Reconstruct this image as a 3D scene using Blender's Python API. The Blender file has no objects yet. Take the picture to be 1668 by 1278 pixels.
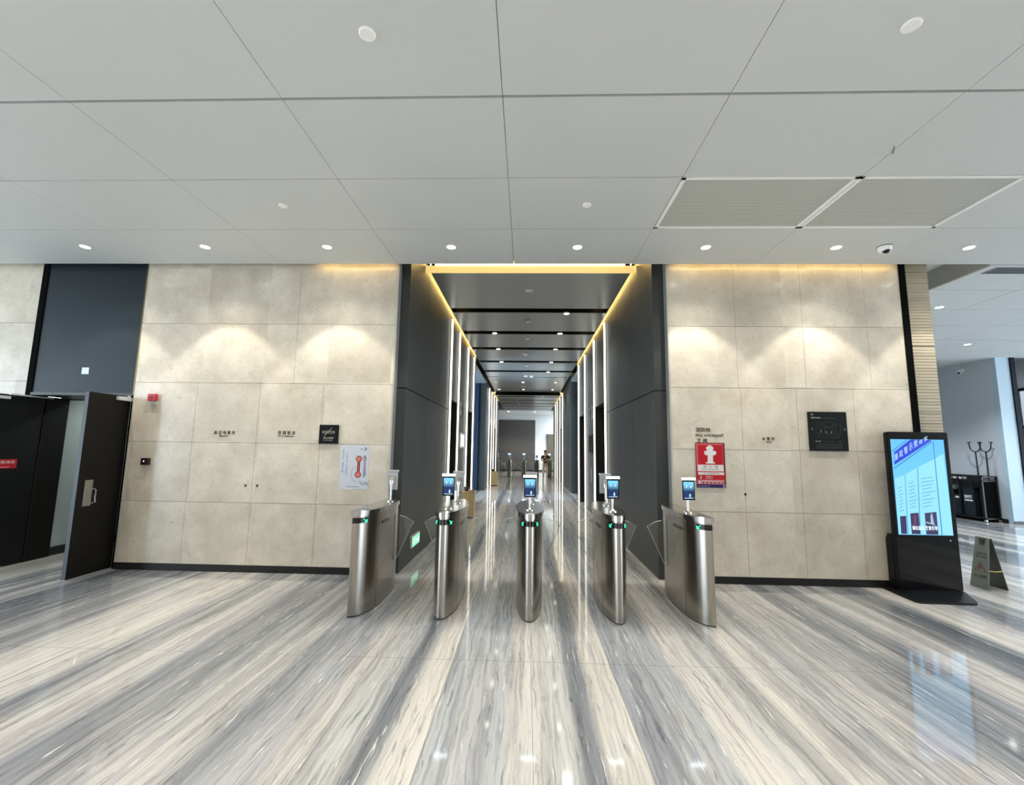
import bpy, bmesh, math, random
from mathutils import Vector, Matrix
random.seed(7)
S = bpy.context.scene
COL = S.collection

# ------------------------------------------------------------------ camera
F_PX, EYE = 733.732, 1.6195
cam_d = bpy.data.cameras.new('camera'); cam = bpy.data.objects.new('camera', cam_d); COL.objects.link(cam)
cam_d.sensor_width = 36.0; cam_d.sensor_fit = 'HORIZONTAL'; cam_d.lens = F_PX / 1668 * 36.0
cam_d.clip_start = 0.05; cam_d.clip_end = 200
RX = Vector((0.99937923, 0.03217052, 0.01435982)); RD = Vector((0.01023851, 0.12479312, -0.99212996)); RF = Vector((-0.03370934, 0.9916611, 0.12438628))
M = Matrix(((RX[0], -RD[0], -RF[0], 0), (RX[1], -RD[1], -RF[1], 0), (RX[2], -RD[2], -RF[2], EYE), (0, 0, 0, 1)))
cam.matrix_world = M
S.camera = cam

# ------------------------------------------------------------------ view + world
S.view_settings.view_transform = 'Standard'; S.view_settings.look = 'None'
S.view_settings.gamma = 1.0; S.view_settings.use_curve_mapping = False
S.view_settings.exposure = 0.4
w = bpy.data.worlds.new('daylight'); S.world = w; w.use_nodes = True
bg = w.node_tree.nodes['Background']; bg.inputs[0].default_value = (0.74, 0.87, 1.0, 1); bg.inputs[1].default_value = 6.8
S.cycles.max_bounces = 8; S.cycles.diffuse_bounces = 4; S.cycles.glossy_bounces = 4
S.cycles.transmission_bounces = 6; S.cycles.transparent_max_bounces = 8
S.cycles.sample_clamp_indirect = 6.0; S.cycles.caustics_reflective = False; S.cycles.caustics_refractive = False
P_DOWN = 78.0      # lobby downlights (W)
P_CORR = 90.0       # lift lobby downlights (W)

# ------------------------------------------------------------------ materials
def srgb(r, g, b):
    f = lambda c: (c / 255 / 12.92) if c / 255 <= 0.04045 else ((c / 255 + 0.055) / 1.055) ** 2.4
    return (f(r), f(g), f(b), 1)
def mat(name, col, rough=0.5, metal=0.0, spec=0.5, emit=None, strength=0.0, coat=0.0, trans=0.0, alpha=1.0, noise=0.0):
    m = bpy.data.materials.new(name); m.use_nodes = True
    b = m.node_tree.nodes['Principled BSDF']
    b.inputs['Base Color'].default_value = col; b.inputs['Roughness'].default_value = rough
    b.inputs['Metallic'].default_value = metal; b.inputs['Specular IOR Level'].default_value = spec
    b.inputs['Coat Weight'].default_value = coat; b.inputs['Coat Roughness'].default_value = 0.05
    b.inputs['Transmission Weight'].default_value = trans; b.inputs['Alpha'].default_value = alpha
    if emit: b.inputs['Emission Color'].default_value = emit; b.inputs['Emission Strength'].default_value = strength
    if noise:
        nt = m.node_tree; tc = nt.nodes.new('ShaderNodeTexCoord'); n = nt.nodes.new('ShaderNodeTexNoise')
        n.inputs['Scale'].default_value = 9; n.inputs['Detail'].default_value = 6
        mp = nt.nodes.new('ShaderNodeMapRange'); mp.inputs[3].default_value = max(0.02, rough - noise); mp.inputs[4].default_value = rough + noise
        nt.links.new(tc.outputs['Object'], n.inputs['Vector']); nt.links.new(n.outputs['Fac'], mp.inputs[0]); nt.links.new(mp.outputs[0], b.inputs['Roughness'])
    return m
def nodes(m): return m.node_tree, m.node_tree.nodes, m.node_tree.links, m.node_tree.nodes['Principled BSDF']
def math_node(N, L, op, a, b=None):
    n = N.new('ShaderNodeMath'); n.operation = op
    for i, v in enumerate((a, b)):
        if v is None: continue
        if hasattr(v, 'is_linked'): L.new(v, n.inputs[i])
        else: n.inputs[i].default_value = v
    return n.outputs[0]

# polished limestone tiles (tone differs a little from tile to tile)
def stone_mat():
    m = mat('beige_limestone', (0.5, 0.45, 0.38, 1), 0.16, spec=0.42)
    nt, N, L, b = nodes(m)
    tc = N.new('ShaderNodeTexCoord'); P = tc.outputs['Object']
    sx = N.new('ShaderNodeSeparateXYZ'); L.new(P, sx.inputs[0])
    cx = math_node(N, L, 'FLOOR', math_node(N, L, 'MULTIPLY', math_node(N, L, 'ADD', sx.outputs[0], 5.3), 1 / 0.867))
    cz = math_node(N, L, 'FLOOR', math_node(N, L, 'MULTIPLY', math_node(N, L, 'ADD', sx.outputs[2], -0.07), 1 / 0.8))
    cb = N.new('ShaderNodeCombineXYZ'); L.new(cx, cb.inputs[0]); L.new(cz, cb.inputs[1])
    wn = N.new('ShaderNodeTexWhiteNoise'); wn.noise_dimensions = '3D'; L.new(cb.outputs[0], wn.inputs[0])
    add = N.new('ShaderNodeVectorMath'); add.operation = 'ADD'; L.new(P, add.inputs[0]); L.new(wn.outputs['Color'], add.inputs[1])
    n1 = N.new('ShaderNodeTexNoise'); n1.inputs['Scale'].default_value = 2.2; n1.inputs['Detail'].default_value = 8; n1.inputs['Roughness'].default_value = 0.62
    L.new(add.outputs[0], n1.inputs['Vector'])
    r1 = N.new('ShaderNodeValToRGB'); e = r1.color_ramp.elements
    e[0].position = 0.34; e[0].color = srgb(202, 191, 172); e[1].position = 0.68; e[1].color = srgb(229, 220, 202)
    L.new(n1.outputs['Fac'], r1.inputs[0])
    n2 = N.new('ShaderNodeTexNoise'); n2.inputs['Scale'].default_value = 26; n2.inputs['Detail'].default_value = 5; n2.inputs['Distortion'].default_value = 1.5
    L.new(add.outputs[0], n2.inputs['Vector'])
    r2 = N.new('ShaderNodeValToRGB'); e = r2.color_ramp.elements
    e[0].position = 0.28; e[0].color = (0.72, 0.69, 0.64, 1); e[1].position = 0.42; e[1].color = (1, 1, 1, 1)
    L.new(n2.outputs['Fac'], r2.inputs[0])
    mx = N.new('ShaderNodeMix'); mx.data_type = 'RGBA'; mx.blend_type = 'MULTIPLY'; mx.inputs[0].default_value = 0.75
    L.new(r1.outputs[0], mx.inputs[6]); L.new(r2.outputs[0], mx.inputs[7])
    tone = N.new('ShaderNodeMapRange'); tone.inputs[3].default_value = 0.90; tone.inputs[4].default_value = 1.04; L.new(wn.outputs['Value'], tone.inputs[0])
    sc = N.new('ShaderNodeVectorMath'); sc.operation = 'SCALE'; L.new(mx.outputs[2], sc.inputs[0]); L.new(tone.outputs[0], sc.inputs['Scale'])
    L.new(sc.outputs[0], b.inputs['Base Color'])
    return m

# streaked wood-grain marble in 1.2 m slabs
def floor_mat():
    m = mat('striped_marble', (0.5, 0.5, 0.5, 1), 0.062, spec=0.5)
    nt, N, L, b = nodes(m)
    tc = N.new('ShaderNodeTexCoord'); sx = N.new('ShaderNodeSeparateXYZ'); L.new(tc.outputs['Object'], sx.inputs[0])
    X, Y = sx.outputs[0], sx.outputs[1]
    slab = math_node(N, L, 'FLOOR', math_node(N, L, 'MULTIPLY', math_node(N, L, 'ADD', X, 0.55), 1 / 1.2))
    row = math_node(N, L, 'FLOOR', math_node(N, L, 'MULTIPLY', math_node(N, L, 'ADD', Y, -0.03), 1 / 3.66))
    cell = N.new('ShaderNodeCombineXYZ'); L.new(slab, cell.inputs[0]); L.new(math_node(N, L, 'MULTIPLY', row, 0.0), cell.inputs[1])
    wn = N.new('ShaderNodeTexWhiteNoise'); wn.noise_dimensions = '2D'; L.new(cell.outputs[0], wn.inputs[0])
    # slow drift of the bands along the slab
    v0 = N.new('ShaderNodeCombineXYZ'); L.new(math_node(N, L, 'MULTIPLY', X, 1.3), v0.inputs[0]); L.new(math_node(N, L, 'MULTIPLY', Y, 0.42), v0.inputs[1]); L.new(math_node(N, L, 'MULTIPLY', slab, 3.1), v0.inputs[2])
    nd = N.new('ShaderNodeTexNoise'); nd.inputs['Scale'].default_value = 1.0; nd.inputs['Detail'].default_value = 3; L.new(v0.outputs[0], nd.inputs['Vector'])
    drift = math_node(N, L, 'MULTIPLY', math_node(N, L, 'ADD', nd.outputs['Fac'], -0.5), 0.16)
    U0 = math_node(N, L, 'MULTIPLY', math_node(N, L, 'ADD', X, 0.55), 1 / 1.2)
    u = math_node(N, L, 'FRACT', U0)
    edge = math_node(N, L, 'MULTIPLY', math_node(N, L, 'MULTIPLY', u, math_node(N, L, 'SUBTRACT', 1.0, u)), 4.0)
    ud = math_node(N, L, 'ADD', u, math_node(N, L, 'MULTIPLY', drift, edge))
    rp = N.new('ShaderNodeValToRGB'); cr = rp.color_ramp
    stops = [(0.0, (180, 182, 184)), (0.10, (172, 175, 178)), (0.24, (188, 188, 188)), (0.33, (180, 182, 184)), (0.40, (214, 209, 201)), (0.50, (220, 214, 205)),
             (0.60, (212, 210, 203)), (0.68, (206, 205, 200)), (0.735, (134, 137, 140)), (0.80, (146, 148, 151)), (0.845, (212, 207, 198)), (0.92, (220, 214, 204)), (1.0, (221, 215, 205))]
    while len(cr.elements) < len(stops): cr.elements.new(0.5)
    for i, (p, c) in enumerate(stops): cr.elements[i].position = p; cr.elements[i].color = srgb(*c)
    L.new(ud, rp.inputs[0])
    vw = N.new('ShaderNodeCombineXYZ'); L.new(math_node(N, L, 'MULTIPLY', X, 3.0), vw.inputs[0]); L.new(math_node(N, L, 'MULTIPLY', Y, 1.9), vw.inputs[1])
    nw = N.new('ShaderNodeTexNoise'); nw.inputs['Scale'].default_value = 1; nw.inputs['Detail'].default_value = 5; nw.inputs['Roughness'].default_value = 0.6; L.new(vw.outputs[0], nw.inputs['Vector'])
    XW = math_node(N, L, 'ADD', X, math_node(N, L, 'MULTIPLY', math_node(N, L, 'ADD', nw.outputs['Fac'], -0.5), 0.075))
    def streak(xs, ys, sc, det, dist, seed):
        v = N.new('ShaderNodeCombineXYZ'); L.new(math_node(N, L, 'MULTIPLY', XW, xs), v.inputs[0]); L.new(math_node(N, L, 'MULTIPLY', Y, ys), v.inputs[1])
        L.new(math_node(N, L, 'ADD', math_node(N, L, 'MULTIPLY', slab, 7.7), seed), v.inputs[2])
        n = N.new('ShaderNodeTexNoise'); n.inputs['Scale'].default_value = sc; n.inputs['Detail'].default_value = det
        n.inputs['Distortion'].default_value = dist; n.inputs['Roughness'].default_value = 0.6; L.new(v.outputs[0], n.inputs['Vector']); return n.outputs['Fac']
    def ramp(f, p0, c0, p1, c1):
        r = N.new('ShaderNodeValToRGB'); e = r.color_ramp.elements
        e[0].position = p0; e[0].color = c0; e[1].position = p1; e[1].color = c1; L.new(f, r.inputs[0]); return r.outputs[0]
    def mix(mode, fac, a, c):
        k = N.new('ShaderNodeMix'); k.data_type = 'RGBA'; k.blend_type = mode
        if hasattr(fac, 'is_linked'): L.new(fac, k.inputs[0])
        else: k.inputs[0].default_value = fac
        for i, v in ((6, a), (7, c)):
            if hasattr(v, 'is_linked'): L.new(v, k.inputs[i])
            else: k.inputs[i].default_value = v
        return k.outputs[2]
    # slabs left and right of the centre carry looser, noise-driven bands
    vb = N.new('ShaderNodeCombineXYZ'); L.new(math_node(N, L, 'MULTIPLY', X, 2.0), vb.inputs[0]); L.new(math_node(N, L, 'MULTIPLY', Y, 0.07), vb.inputs[1]); L.new(math_node(N, L, 'MULTIPLY', slab, 0.37), vb.inputs[2])
    nb = N.new('ShaderNodeTexNoise'); nb.inputs['Scale'].default_value = 1; nb.inputs['Detail'].default_value = 4; nb.inputs['Roughness'].default_value = 0.5; nb.inputs['Distortion'].default_value = 0.15; L.new(vb.outputs[0], nb.inputs['Vector'])
    rb = N.new('ShaderNodeValToRGB'); cb_ = rb.color_ramp
    st2 = [(0.34, (104, 109, 115)), (0.44, (138, 141, 145)), (0.50, (182, 180, 178)), (0.55, (206, 200, 194)), (0.63, (222, 215, 205)), (0.72, (202, 197, 192))]
    while len(cb_.elements) < len(st2): cb_.elements.new(0.5)
    for i, (p, c0) in enumerate(st2): cb_.elements[i].position = p; cb_.elements[i].color = srgb(*c0)
    L.new(nb.outputs['Fac'], rb.inputs[0])
    far = N.new('ShaderNodeMapRange'); far.inputs[1].default_value = 1.0; far.inputs[2].default_value = 2.2; far.inputs[3].default_value = 0.12; far.inputs[4].default_value = 0.85
    L.new(math_node(N, L, 'ABSOLUTE', math_node(N, L, 'ADD', X, -0.05)), far.inputs[0])
    # broad light/dark variation between slabs
    broad = ramp(streak(1.6, 0.10, 1.0, 2, 0.2, 11.0), 0.36, (0.60, 0.61, 0.64, 1), 0.60, (0.95, 0.94, 0.92, 1))
    c = mix('MULTIPLY', 0.7, mix('MIX', far.outputs[0], rp.outputs[0], rb.outputs[0]), broad)
    # fine dark grain
    c = mix('MULTIPLY', 0.62, c, ramp(streak(46, 1.25, 1.0, 8, 0.5, 1.0), 0.40, (0.60, 0.61, 0.63, 1), 0.52, (1, 1, 1, 1)))
    c = mix('MULTIPLY', 0.65, c, ramp(streak(14, 0.55, 1.0, 7, 0.6, 4.0), 0.38, (0.66, 0.66, 0.68, 1), 0.52, (1.05, 1.05, 1.04, 1)))
    # short flecks, dark in the pale bands and white in the grey ones
    fl = streak(48, 3.6, 1.0, 5, 0.6, 2.0)
    c = mix('MULTIPLY', 0.8, c, ramp(fl, 0.33, (0.5, 0.51, 0.53, 1), 0.42, (1, 1, 1, 1)))
    wf = ramp(streak(60, 3.0, 1.0, 4, 0.6, 9.0), 0.63, (0, 0, 0, 1), 0.68, (1, 1, 1, 1))
    c = mix('MIX', math_node(N, L, 'MULTIPLY', wf, 0.75), c, srgb(226, 222, 214))
    pale = ramp(streak(14, 0.22, 1.0, 4, 0.3, 6.0), 0.58, (0, 0, 0, 1), 0.72, (1, 1, 1, 1))
    c = mix('MIX', math_node(N, L, 'MULTIPLY', pale, 0.45), c, srgb(214, 208, 194))
    # joints
    def joint(coord, off, pitch, wd):
        f = math_node(N, L, 'FRACT', math_node(N, L, 'MULTIPLY', math_node(N, L, 'ADD', coord, -off), 1 / pitch))
        d = math_node(N, L, 'ABSOLUTE', math_node(N, L, 'SUBTRACT', f, 0.5))
        return math_node(N, L, 'GREATER_THAN', d, 0.5 - wd / pitch)
    j = math_node(N, L, 'MAXIMUM', joint(X, 0.05, 0.6, 0.0018), joint(Y, 0.73, 1.482, 0.0022))
    c = mix('MIX', math_node(N, L, 'MULTIPLY', j, 0.7), c, srgb(96, 94, 88))
    L.new(c, b.inputs['Base Color'])
    return m

def ceiling_mat():
    m = mat('white_ceiling_panel', srgb(222, 223, 219), 0.55)
    nt, N, L, b = nodes(m); tc = N.new('ShaderNodeTexCoord'); n = N.new('ShaderNodeTexNoise')
    n.inputs['Scale'].default_value = 1.2; n.inputs['Detail'].default_value = 3; L.new(tc.outputs['Object'], n.inputs['Vector'])
    r = N.new('ShaderNodeValToRGB'); r.color_ramp.elements[0].color = srgb(206, 209, 207); r.color_ramp.elements[1].color = srgb(214, 217, 215)
    L.new(n.outputs['Fac'], r.inputs[0]); L.new(r.outputs[0], b.inputs['Base Color']); return m
def steel_mat(name, col, rough):
    m = mat(name, col, rough, metal=1.0)
    nt, N, L, b = nodes(m); tc = N.new('ShaderNodeTexCoord'); mp = N.new('ShaderNodeMapping'); mp.inputs['Scale'].default_value = (300, 300, 1.2)
    n = N.new('ShaderNodeTexNoise'); n.inputs['Scale'].default_value = 1; n.inputs['Detail'].default_value = 3
    L.new(tc.outputs['Object'], mp.inputs[0]); L.new(mp.outputs[0], n.inputs['Vector'])
    r = N.new('ShaderNodeMapRange'); r.inputs[3].default_value = rough - 0.02; r.inputs[4].default_value = rough + 0.03
    L.new(n.outputs['Fac'], r.inputs[0]); L.new(r.outputs[0], b.inputs['Roughness']); return m
def perf_mat():
    m = mat('perforated_grey_sheet', srgb(196, 194, 182), 0.6)
    nt, N, L, b = nodes(m); tc = N.new('ShaderNodeTexCoord'); v = N.new('ShaderNodeVectorMath'); v.operation = 'SCALE'; v.inputs['Scale'].default_value = 70
    L.new(tc.outputs['Object'], v.inputs[0]); fr = N.new('ShaderNodeVectorMath'); fr.operation = 'FRACTION'; L.new(v.outputs[0], fr.inputs[0])
    sb = N.new('ShaderNodeVectorMath'); sb.operation = 'SUBTRACT'; sb.inputs[1].default_value = (0.5, 0.5, 0); L.new(fr.outputs[0], sb.inputs[0])
    mu = N.new('ShaderNodeVectorMath'); mu.operation = 'MULTIPLY'; mu.inputs[1].default_value = (1, 1, 0); L.new(sb.outputs[0], mu.inputs[0])
    ln = N.new('ShaderNodeVectorMath'); ln.operation = 'LENGTH'; L.new(mu.outputs[0], ln.inputs[0])
    g = math_node(N, L, 'LESS_THAN', ln.outputs['Value'], 0.3)
    k = N.new('ShaderNodeMix'); k.data_type = 'RGBA'; L.new(g, k.inputs[0]); k.inputs[6].default_value = srgb(212, 213, 206); k.inputs[7].default_value = srgb(78, 80, 74)
    L.new(k.outputs[2], b.inputs['Base Color']); return m
def ribbed_mat():
    m = mat('ribbed_travertine', srgb(200, 184, 152), 0.45)
    nt, N, L, b = nodes(m); tc = N.new('ShaderNodeTexCoord'); sx = N.new('ShaderNodeSeparateXYZ'); L.new(tc.outputs['Object'], sx.inputs[0])
    v = N.new('ShaderNodeCombineXYZ'); L.new(math_node(N, L, 'MULTIPLY', sx.outputs[2], 16), v.inputs[2]); L.new(math_node(N, L, 'MULTIPLY', sx.outputs[0], .6), v.inputs[0])
    n = N.new('ShaderNodeTexNoise'); n.inputs['Scale'].default_value = 1; n.inputs['Detail'].default_value = 4; L.new(v.outputs[0], n.inputs['Vector'])
    r = N.new('ShaderNodeValToRGB'); r.color_ramp.elements[0].position = .3; r.color_ramp.elements[0].color = srgb(158, 146, 124); r.color_ramp.elements[1].position = .7; r.color_ramp.elements[1].color = srgb(196, 184, 158)
    L.new(n.outputs['Fac'], r.inputs[0]); L.new(r.outputs[0], b.inputs['Base Color']); return m
def screen_mat(name, top, bottom, z0, z1, strength):
    m = mat(name, (0.01, 0.01, 0.01, 1), 0.12)
    nt, N, L, b = nodes(m); tc = N.new('ShaderNodeTexCoord'); sx = N.new('ShaderNodeSeparateXYZ'); L.new(tc.outputs['Object'], sx.inputs[0])
    mp = N.new('ShaderNodeMapRange'); mp.inputs[1].default_value = z0; mp.inputs[2].default_value = z1; L.new(sx.outputs[2], mp.inputs[0])
    r = N.new('ShaderNodeValToRGB'); r.color_ramp.elements[0].color = bottom; r.color_ramp.elements[1].color = top
    L.new(mp.outputs[0], r.inputs[0]); L.new(r.outputs[0], b.inputs['Emission Color']); b.inputs['Emission Strength'].default_value = strength; return m

stone = stone_mat(); marble = floor_mat(); ceil_m = ceiling_mat(); perf = perf_mat(); ribbed = ribbed_mat()
steel = steel_mat('brushed_stainless', (0.42, 0.39, 0.355, 1), 0.23)
lid_steel = steel_mat('satin_stainless_lid', (0.52, 0.51, 0.49, 1), 0.17)
chrome = mat('polished_chrome', (0.8, 0.8, 0.79, 1), 0.12, metal=1.0)
silver = mat('silver_paint', srgb(206, 208, 208), 0.4, metal=0.2)
black = mat('satin_black', (0.008, 0.008, 0.009, 1), 0.4)
void = mat('black_void', (0.003, 0.003, 0.003, 1), 0.9, spec=0.05)
gloss_black = mat('gloss_black_glass', (0.003, 0.003, 0.004, 1), 0.06, spec=0.35)
kiosk_black = mat('black_powder_coat', (0.005, 0.005, 0.006, 1), 0.35, spec=0.25)
skirt = mat('charcoal_skirting', srgb(27, 26, 24), 0.4, spec=.3)
panel = mat('charcoal_wall_panel', srgb(57, 63, 63), 0.4, metal=0.0)
panel2 = mat('dark_wall_panel_band', srgb(60, 63, 63), 0.4)
blue_panel = mat('navy_wall_panel', srgb(28, 46, 70), 0.4)
corr_ceil = mat('grey_metal_ceiling', srgb(150, 154, 152), 0.3, metal=0.2)
transom_m = mat('slate_blue_panel', srgb(29, 39, 45), 0.4, spec=0.22)
door_m = mat('dark_bronze_door', srgb(20, 18, 15), 0.5, spec=0.2)
door_black = mat('black_door_face', srgb(10, 10, 10), 0.5, spec=0.3)
paint_grey = mat('pale_grey_paint', srgb(176, 184, 182), 0.6)
hall_grey = mat('grey_hall_paint', srgb(186, 191, 196), 0.6)
white_paint = mat('white_paint', srgb(228, 232, 234), 0.55)
white_pl = mat('white_plastic', srgb(250, 250, 247), 0.3)
red_pl = mat('red_plastic', srgb(190, 30, 45), 0.35)
red_sign = mat('red_sign', srgb(186, 14, 30), 0.3)
navy = mat('navy_print', srgb(24, 24, 96), 0.35)
sign_white = mat('sign_white', srgb(226, 224, 220), 0.35)
dark_text = mat('bronze_lettering', srgb(74, 66, 46), 0.4)
sign_black = mat('black_acrylic', (0.003, 0.004, 0.003, 1), 0.5, spec=0.2)
grey_text = mat('dim_grey_lettering', srgb(70, 76, 72), 0.5)
paper = mat('poster_paper', srgb(206, 209, 216), 0.5)
blue_text = mat('poster_blue', srgb(110, 150, 190), 0.5)
coral = mat('poster_coral', srgb(226, 112, 100), 0.5)
maroon = mat('poster_maroon', srgb(110, 18, 28), 0.5)
mauve = mat('poster_mauve', srgb(150, 146, 160), 0.5)
lens_on = mat('lit_lens', (1, 1, 1, 1), 0.3, emit=(1.0, 0.95, 0.86, 1), strength=13)
lens_dim = mat('weak_lit_lens', (1, 1, 1, 1), 0.3, emit=(1.0, 0.97, 0.92, 1), strength=1.3)
led_white = mat('white_led_diffuser', (1, 1, 1, 1), 0.4, emit=(1.0, 0.97, 0.84, 1), strength=2.0)
led_warm = mat('warm_led', (1, .8, .4, 1), 0.4, emit=(1.0, 0.68, 0.22, 1), strength=6.0)
led_cove = mat('warm_cove_tape', (1, .8, .4, 1), 0.4, emit=(1.0, 0.66, 0.22, 1), strength=30)
fascia_glow = mat('warm_fascia_painted_glow', (.8, .65, .35, 1), 0.5, emit=(0.80, 0.55, 0.17, 1), strength=0.75)  # painted board with the LED's light put in as a glow of its own
led_bar = mat('cool_white_led_bar', (1, 1, 1, 1), 0.3, emit=(0.86, 0.95, 1.0, 1), strength=9)
green_led = mat('green_led', (0, .3, .1, 1), 0.4, emit=(0.03, 0.9, 0.36, 1), strength=2.0)
green_sign = mat('green_exit_sign', (0.3, .8, .5, 1), 0.4, emit=(0.22, 0.72, 0.40, 1), strength=0.8)
exit_pale = mat('pale_exit_symbol', (0.8, 1, .9, 1), 0.4, emit=(0.75, 0.98, 0.85, 1), strength=0.9)
tan = mat('tan_bin_enamel', srgb(206, 186, 138), 0.4)
gold = mat('gold_trim', (0.85, 0.6, 0.28, 1), 0.2, metal=1.0)
ws_grey = mat('grey_sign_board', srgb(104, 114, 112), 0.5)
ws_dark = mat('dark_sign_back', srgb(66, 66, 56), 0.5)
yellow = mat('yellow_strap', srgb(196, 182, 96), 0.5)
navy_cab = mat('blue_black_cabinet', srgb(22, 32, 38), 0.4)
def glass_mat(name, tint, fac, rough=0.02):
    m = bpy.data.materials.new(name); m.use_nodes = True; nt = m.node_tree; N = nt.nodes; L = nt.links
    N.clear(); o = N.new('ShaderNodeOutputMaterial'); t = N.new('ShaderNodeBsdfTransparent'); t.inputs[0].default_value = tint
    g = N.new('ShaderNodeBsdfGlossy'); g.inputs['Roughness'].default_value = rough; mx = N.new('ShaderNodeMixShader'); fr = N.new('ShaderNodeFresnel'); fr.inputs[0].default_value = 1.45
    a = math_node(N, L, 'ADD', fr.outputs[0], fac); L.new(a, mx.inputs[0]); L.new(t.outputs[0], mx.inputs[1]); L.new(g.outputs[0], mx.inputs[2]); L.new(mx.outputs[0], o.inputs[0]); return m
wing_glass = glass_mat('clear_acrylic', (0.93, 0.95, 0.94, 1), 0.02)
wing_edge = mat('acrylic_edge', srgb(240, 243, 240), 0.2, spec=0.8)
hall_glass = glass_mat('tinted_window_glass', (0.38, 0.52, 0.60, 1), 0.05)

# ------------------------------------------------------------------ geometry helpers
def wloc(o):
    v = Vector((0, 0, 0))
    while o: v += o.location; o = o.parent
    return v
class MB:
    def __init__(self): self.bm = bmesh.new()
    def box(self, x0, x1, y0, y1, z0, z1, rz=0, piv=None):
        c = Vector(((x0 + x1) / 2, (y0 + y1) / 2, (z0 + z1) / 2))
        m = Matrix.Translation(c) @ Matrix.Diagonal((abs(x1 - x0), abs(y1 - y0), abs(z1 - z0), 1))
        if rz: p = Vector(piv) if piv else c; m = Matrix.Translation(p) @ Matrix.Rotation(rz, 4, 'Z') @ Matrix.Translation(-p) @ m
        bmesh.ops.create_cube(self.bm, size=1, matrix=m); return self
    def cyl(self, p0, p1, r0, r1=None, seg=24):
        p0, p1 = Vector(p0), Vector(p1); d = p1 - p0
        m = Matrix.Translation((p0 + p1) / 2) @ d.to_track_quat('Z', 'Y').to_matrix().to_4x4()
        bmesh.ops.create_cone(self.bm, cap_ends=True, segments=seg, radius1=r0, radius2=r0 if r1 is None else r1, depth=d.length, matrix=m); return self
    def sphere(self, c, r, sc=(1, 1, 1), seg=16):
        m = Matrix.Translation(c) @ Matrix.Diagonal((*sc, 1)); bmesh.ops.create_uvsphere(self.bm, u_segments=seg, v_segments=seg // 2, radius=r, matrix=m); return self
    def lathe(self, c, prof, seg=32):
        rings = []
        for r, z in prof:
            rings.append([self.bm.verts.new((c[0] + r * math.cos(2 * math.pi * k / seg), c[1] + r * math.sin(2 * math.pi * k / seg), c[2] + z)) for k in range(seg)])
        for a, b in zip(rings, rings[1:]):
            for k in range(seg): self.bm.faces.new((a[k], a[(k + 1) % seg], b[(k + 1) % seg], b[k]))
        for rg in (rings[0], rings[-1]):
            try: self.bm.faces.new(rg)
            except ValueError: pass
        return self
    def prism(self, pts, z0, z1):
        a = [self.bm.verts.new((p[0], p[1], z0)) for p in pts]; b = [self.bm.verts.new((p[0], p[1], z1)) for p in pts]; n = len(pts)
        self.bm.faces.new(a[::-1]); self.bm.faces.new(b)
        for k in range(n): self.bm.faces.new((a[k], a[(k + 1) % n], b[(k + 1) % n], b[k]))
        return self
    def slabpoly(self, pts, o, r, u, n, d):      # polygon in the plane (origin o, axes r,u), thickness d along n
        o, r, u, n = map(Vector, (o, r, u, n))
        a = [self.bm.verts.new(o + r * p[0] + u * p[1]) for p in pts]; b = [self.bm.verts.new(o + r * p[0] + u * p[1] + n * d) for p in pts]; k = len(pts)
        self.bm.faces.new(a[::-1]); self.bm.faces.new(b)
        for i in range(k): self.bm.faces.new((a[i], a[(i + 1) % k], b[(i + 1) % k], b[i]))
        return self
    def tube(self, pts, r, seg=10):
        pts = [Vector(p) for p in pts]; rings = []
        for i, p in enumerate(pts):
            d = (pts[min(i + 1, len(pts) - 1)] - pts[max(i - 1, 0)]).normalized(); q = d.to_track_quat('Z', 'Y')
            rings.append([self.bm.verts.new(p + q @ Vector((r * math.cos(2 * math.pi * k / seg), r * math.sin(2 * math.pi * k / seg), 0))) for k in range(seg)])
        for a, b in zip(rings, rings[1:]):
            for k in range(seg): self.bm.faces.new((a[k], a[(k + 1) % seg], b[(k + 1) % seg], b[k]))
        self.bm.faces.new(rings[0][::-1]); self.bm.faces.new(rings[-1]); return self
    def build(self, name, m, parent=None, smooth=False, bevel=0.0, origin=None):
        bmesh.ops.recalc_face_normals(self.bm, faces=self.bm.faces[:])
        if bevel: bmesh.ops.bevel(self.bm, geom=[e for e in self.bm.edges if len(e.link_faces) == 2 and e.calc_face_angle(0) > 0.6], offset=bevel, segments=2, affect='EDGES', profile=0.6)
        off = wloc(parent) if parent else Vector(origin if origin else (0, 0, 0))
        for v in self.bm.verts: v.co -= off
        me = bpy.data.meshes.new(name); self.bm.to_mesh(me); self.bm.free(); me.materials.append(m)
        if smooth:
            for p in me.polygons: p.use_smooth = True
            me.set_sharp_from_angle(angle=math.radians(35))
        o = bpy.data.objects.new(name, me); COL.objects.link(o)
        if parent: o.parent = parent
        else: o.location = off
        return o
def thing(name, label, cat, loc, group=None):
    o = bpy.data.objects.new(name, None); COL.objects.link(o); o.location = loc; o.empty_display_size = 0.1
    o['label'] = label; o['category'] = cat
    if group: o['group'] = group
    return o
def tag(o, label, cat, group=None):
    o['label'] = label; o['category'] = cat
    if group: o['group'] = group
    return o
def struct(o): o['kind'] = 'structure'; return o
def copy_tree(o, parent=None):
    c = o.copy(); COL.objects.link(c)
    if parent: c.parent = parent
    for ch in list(o.children): copy_tree(ch, c)
    return c
FRONT = ((1, 0, 0), (0, 0, 1), (0, -1, 0))        # plane facing the camera (-Y)
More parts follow.
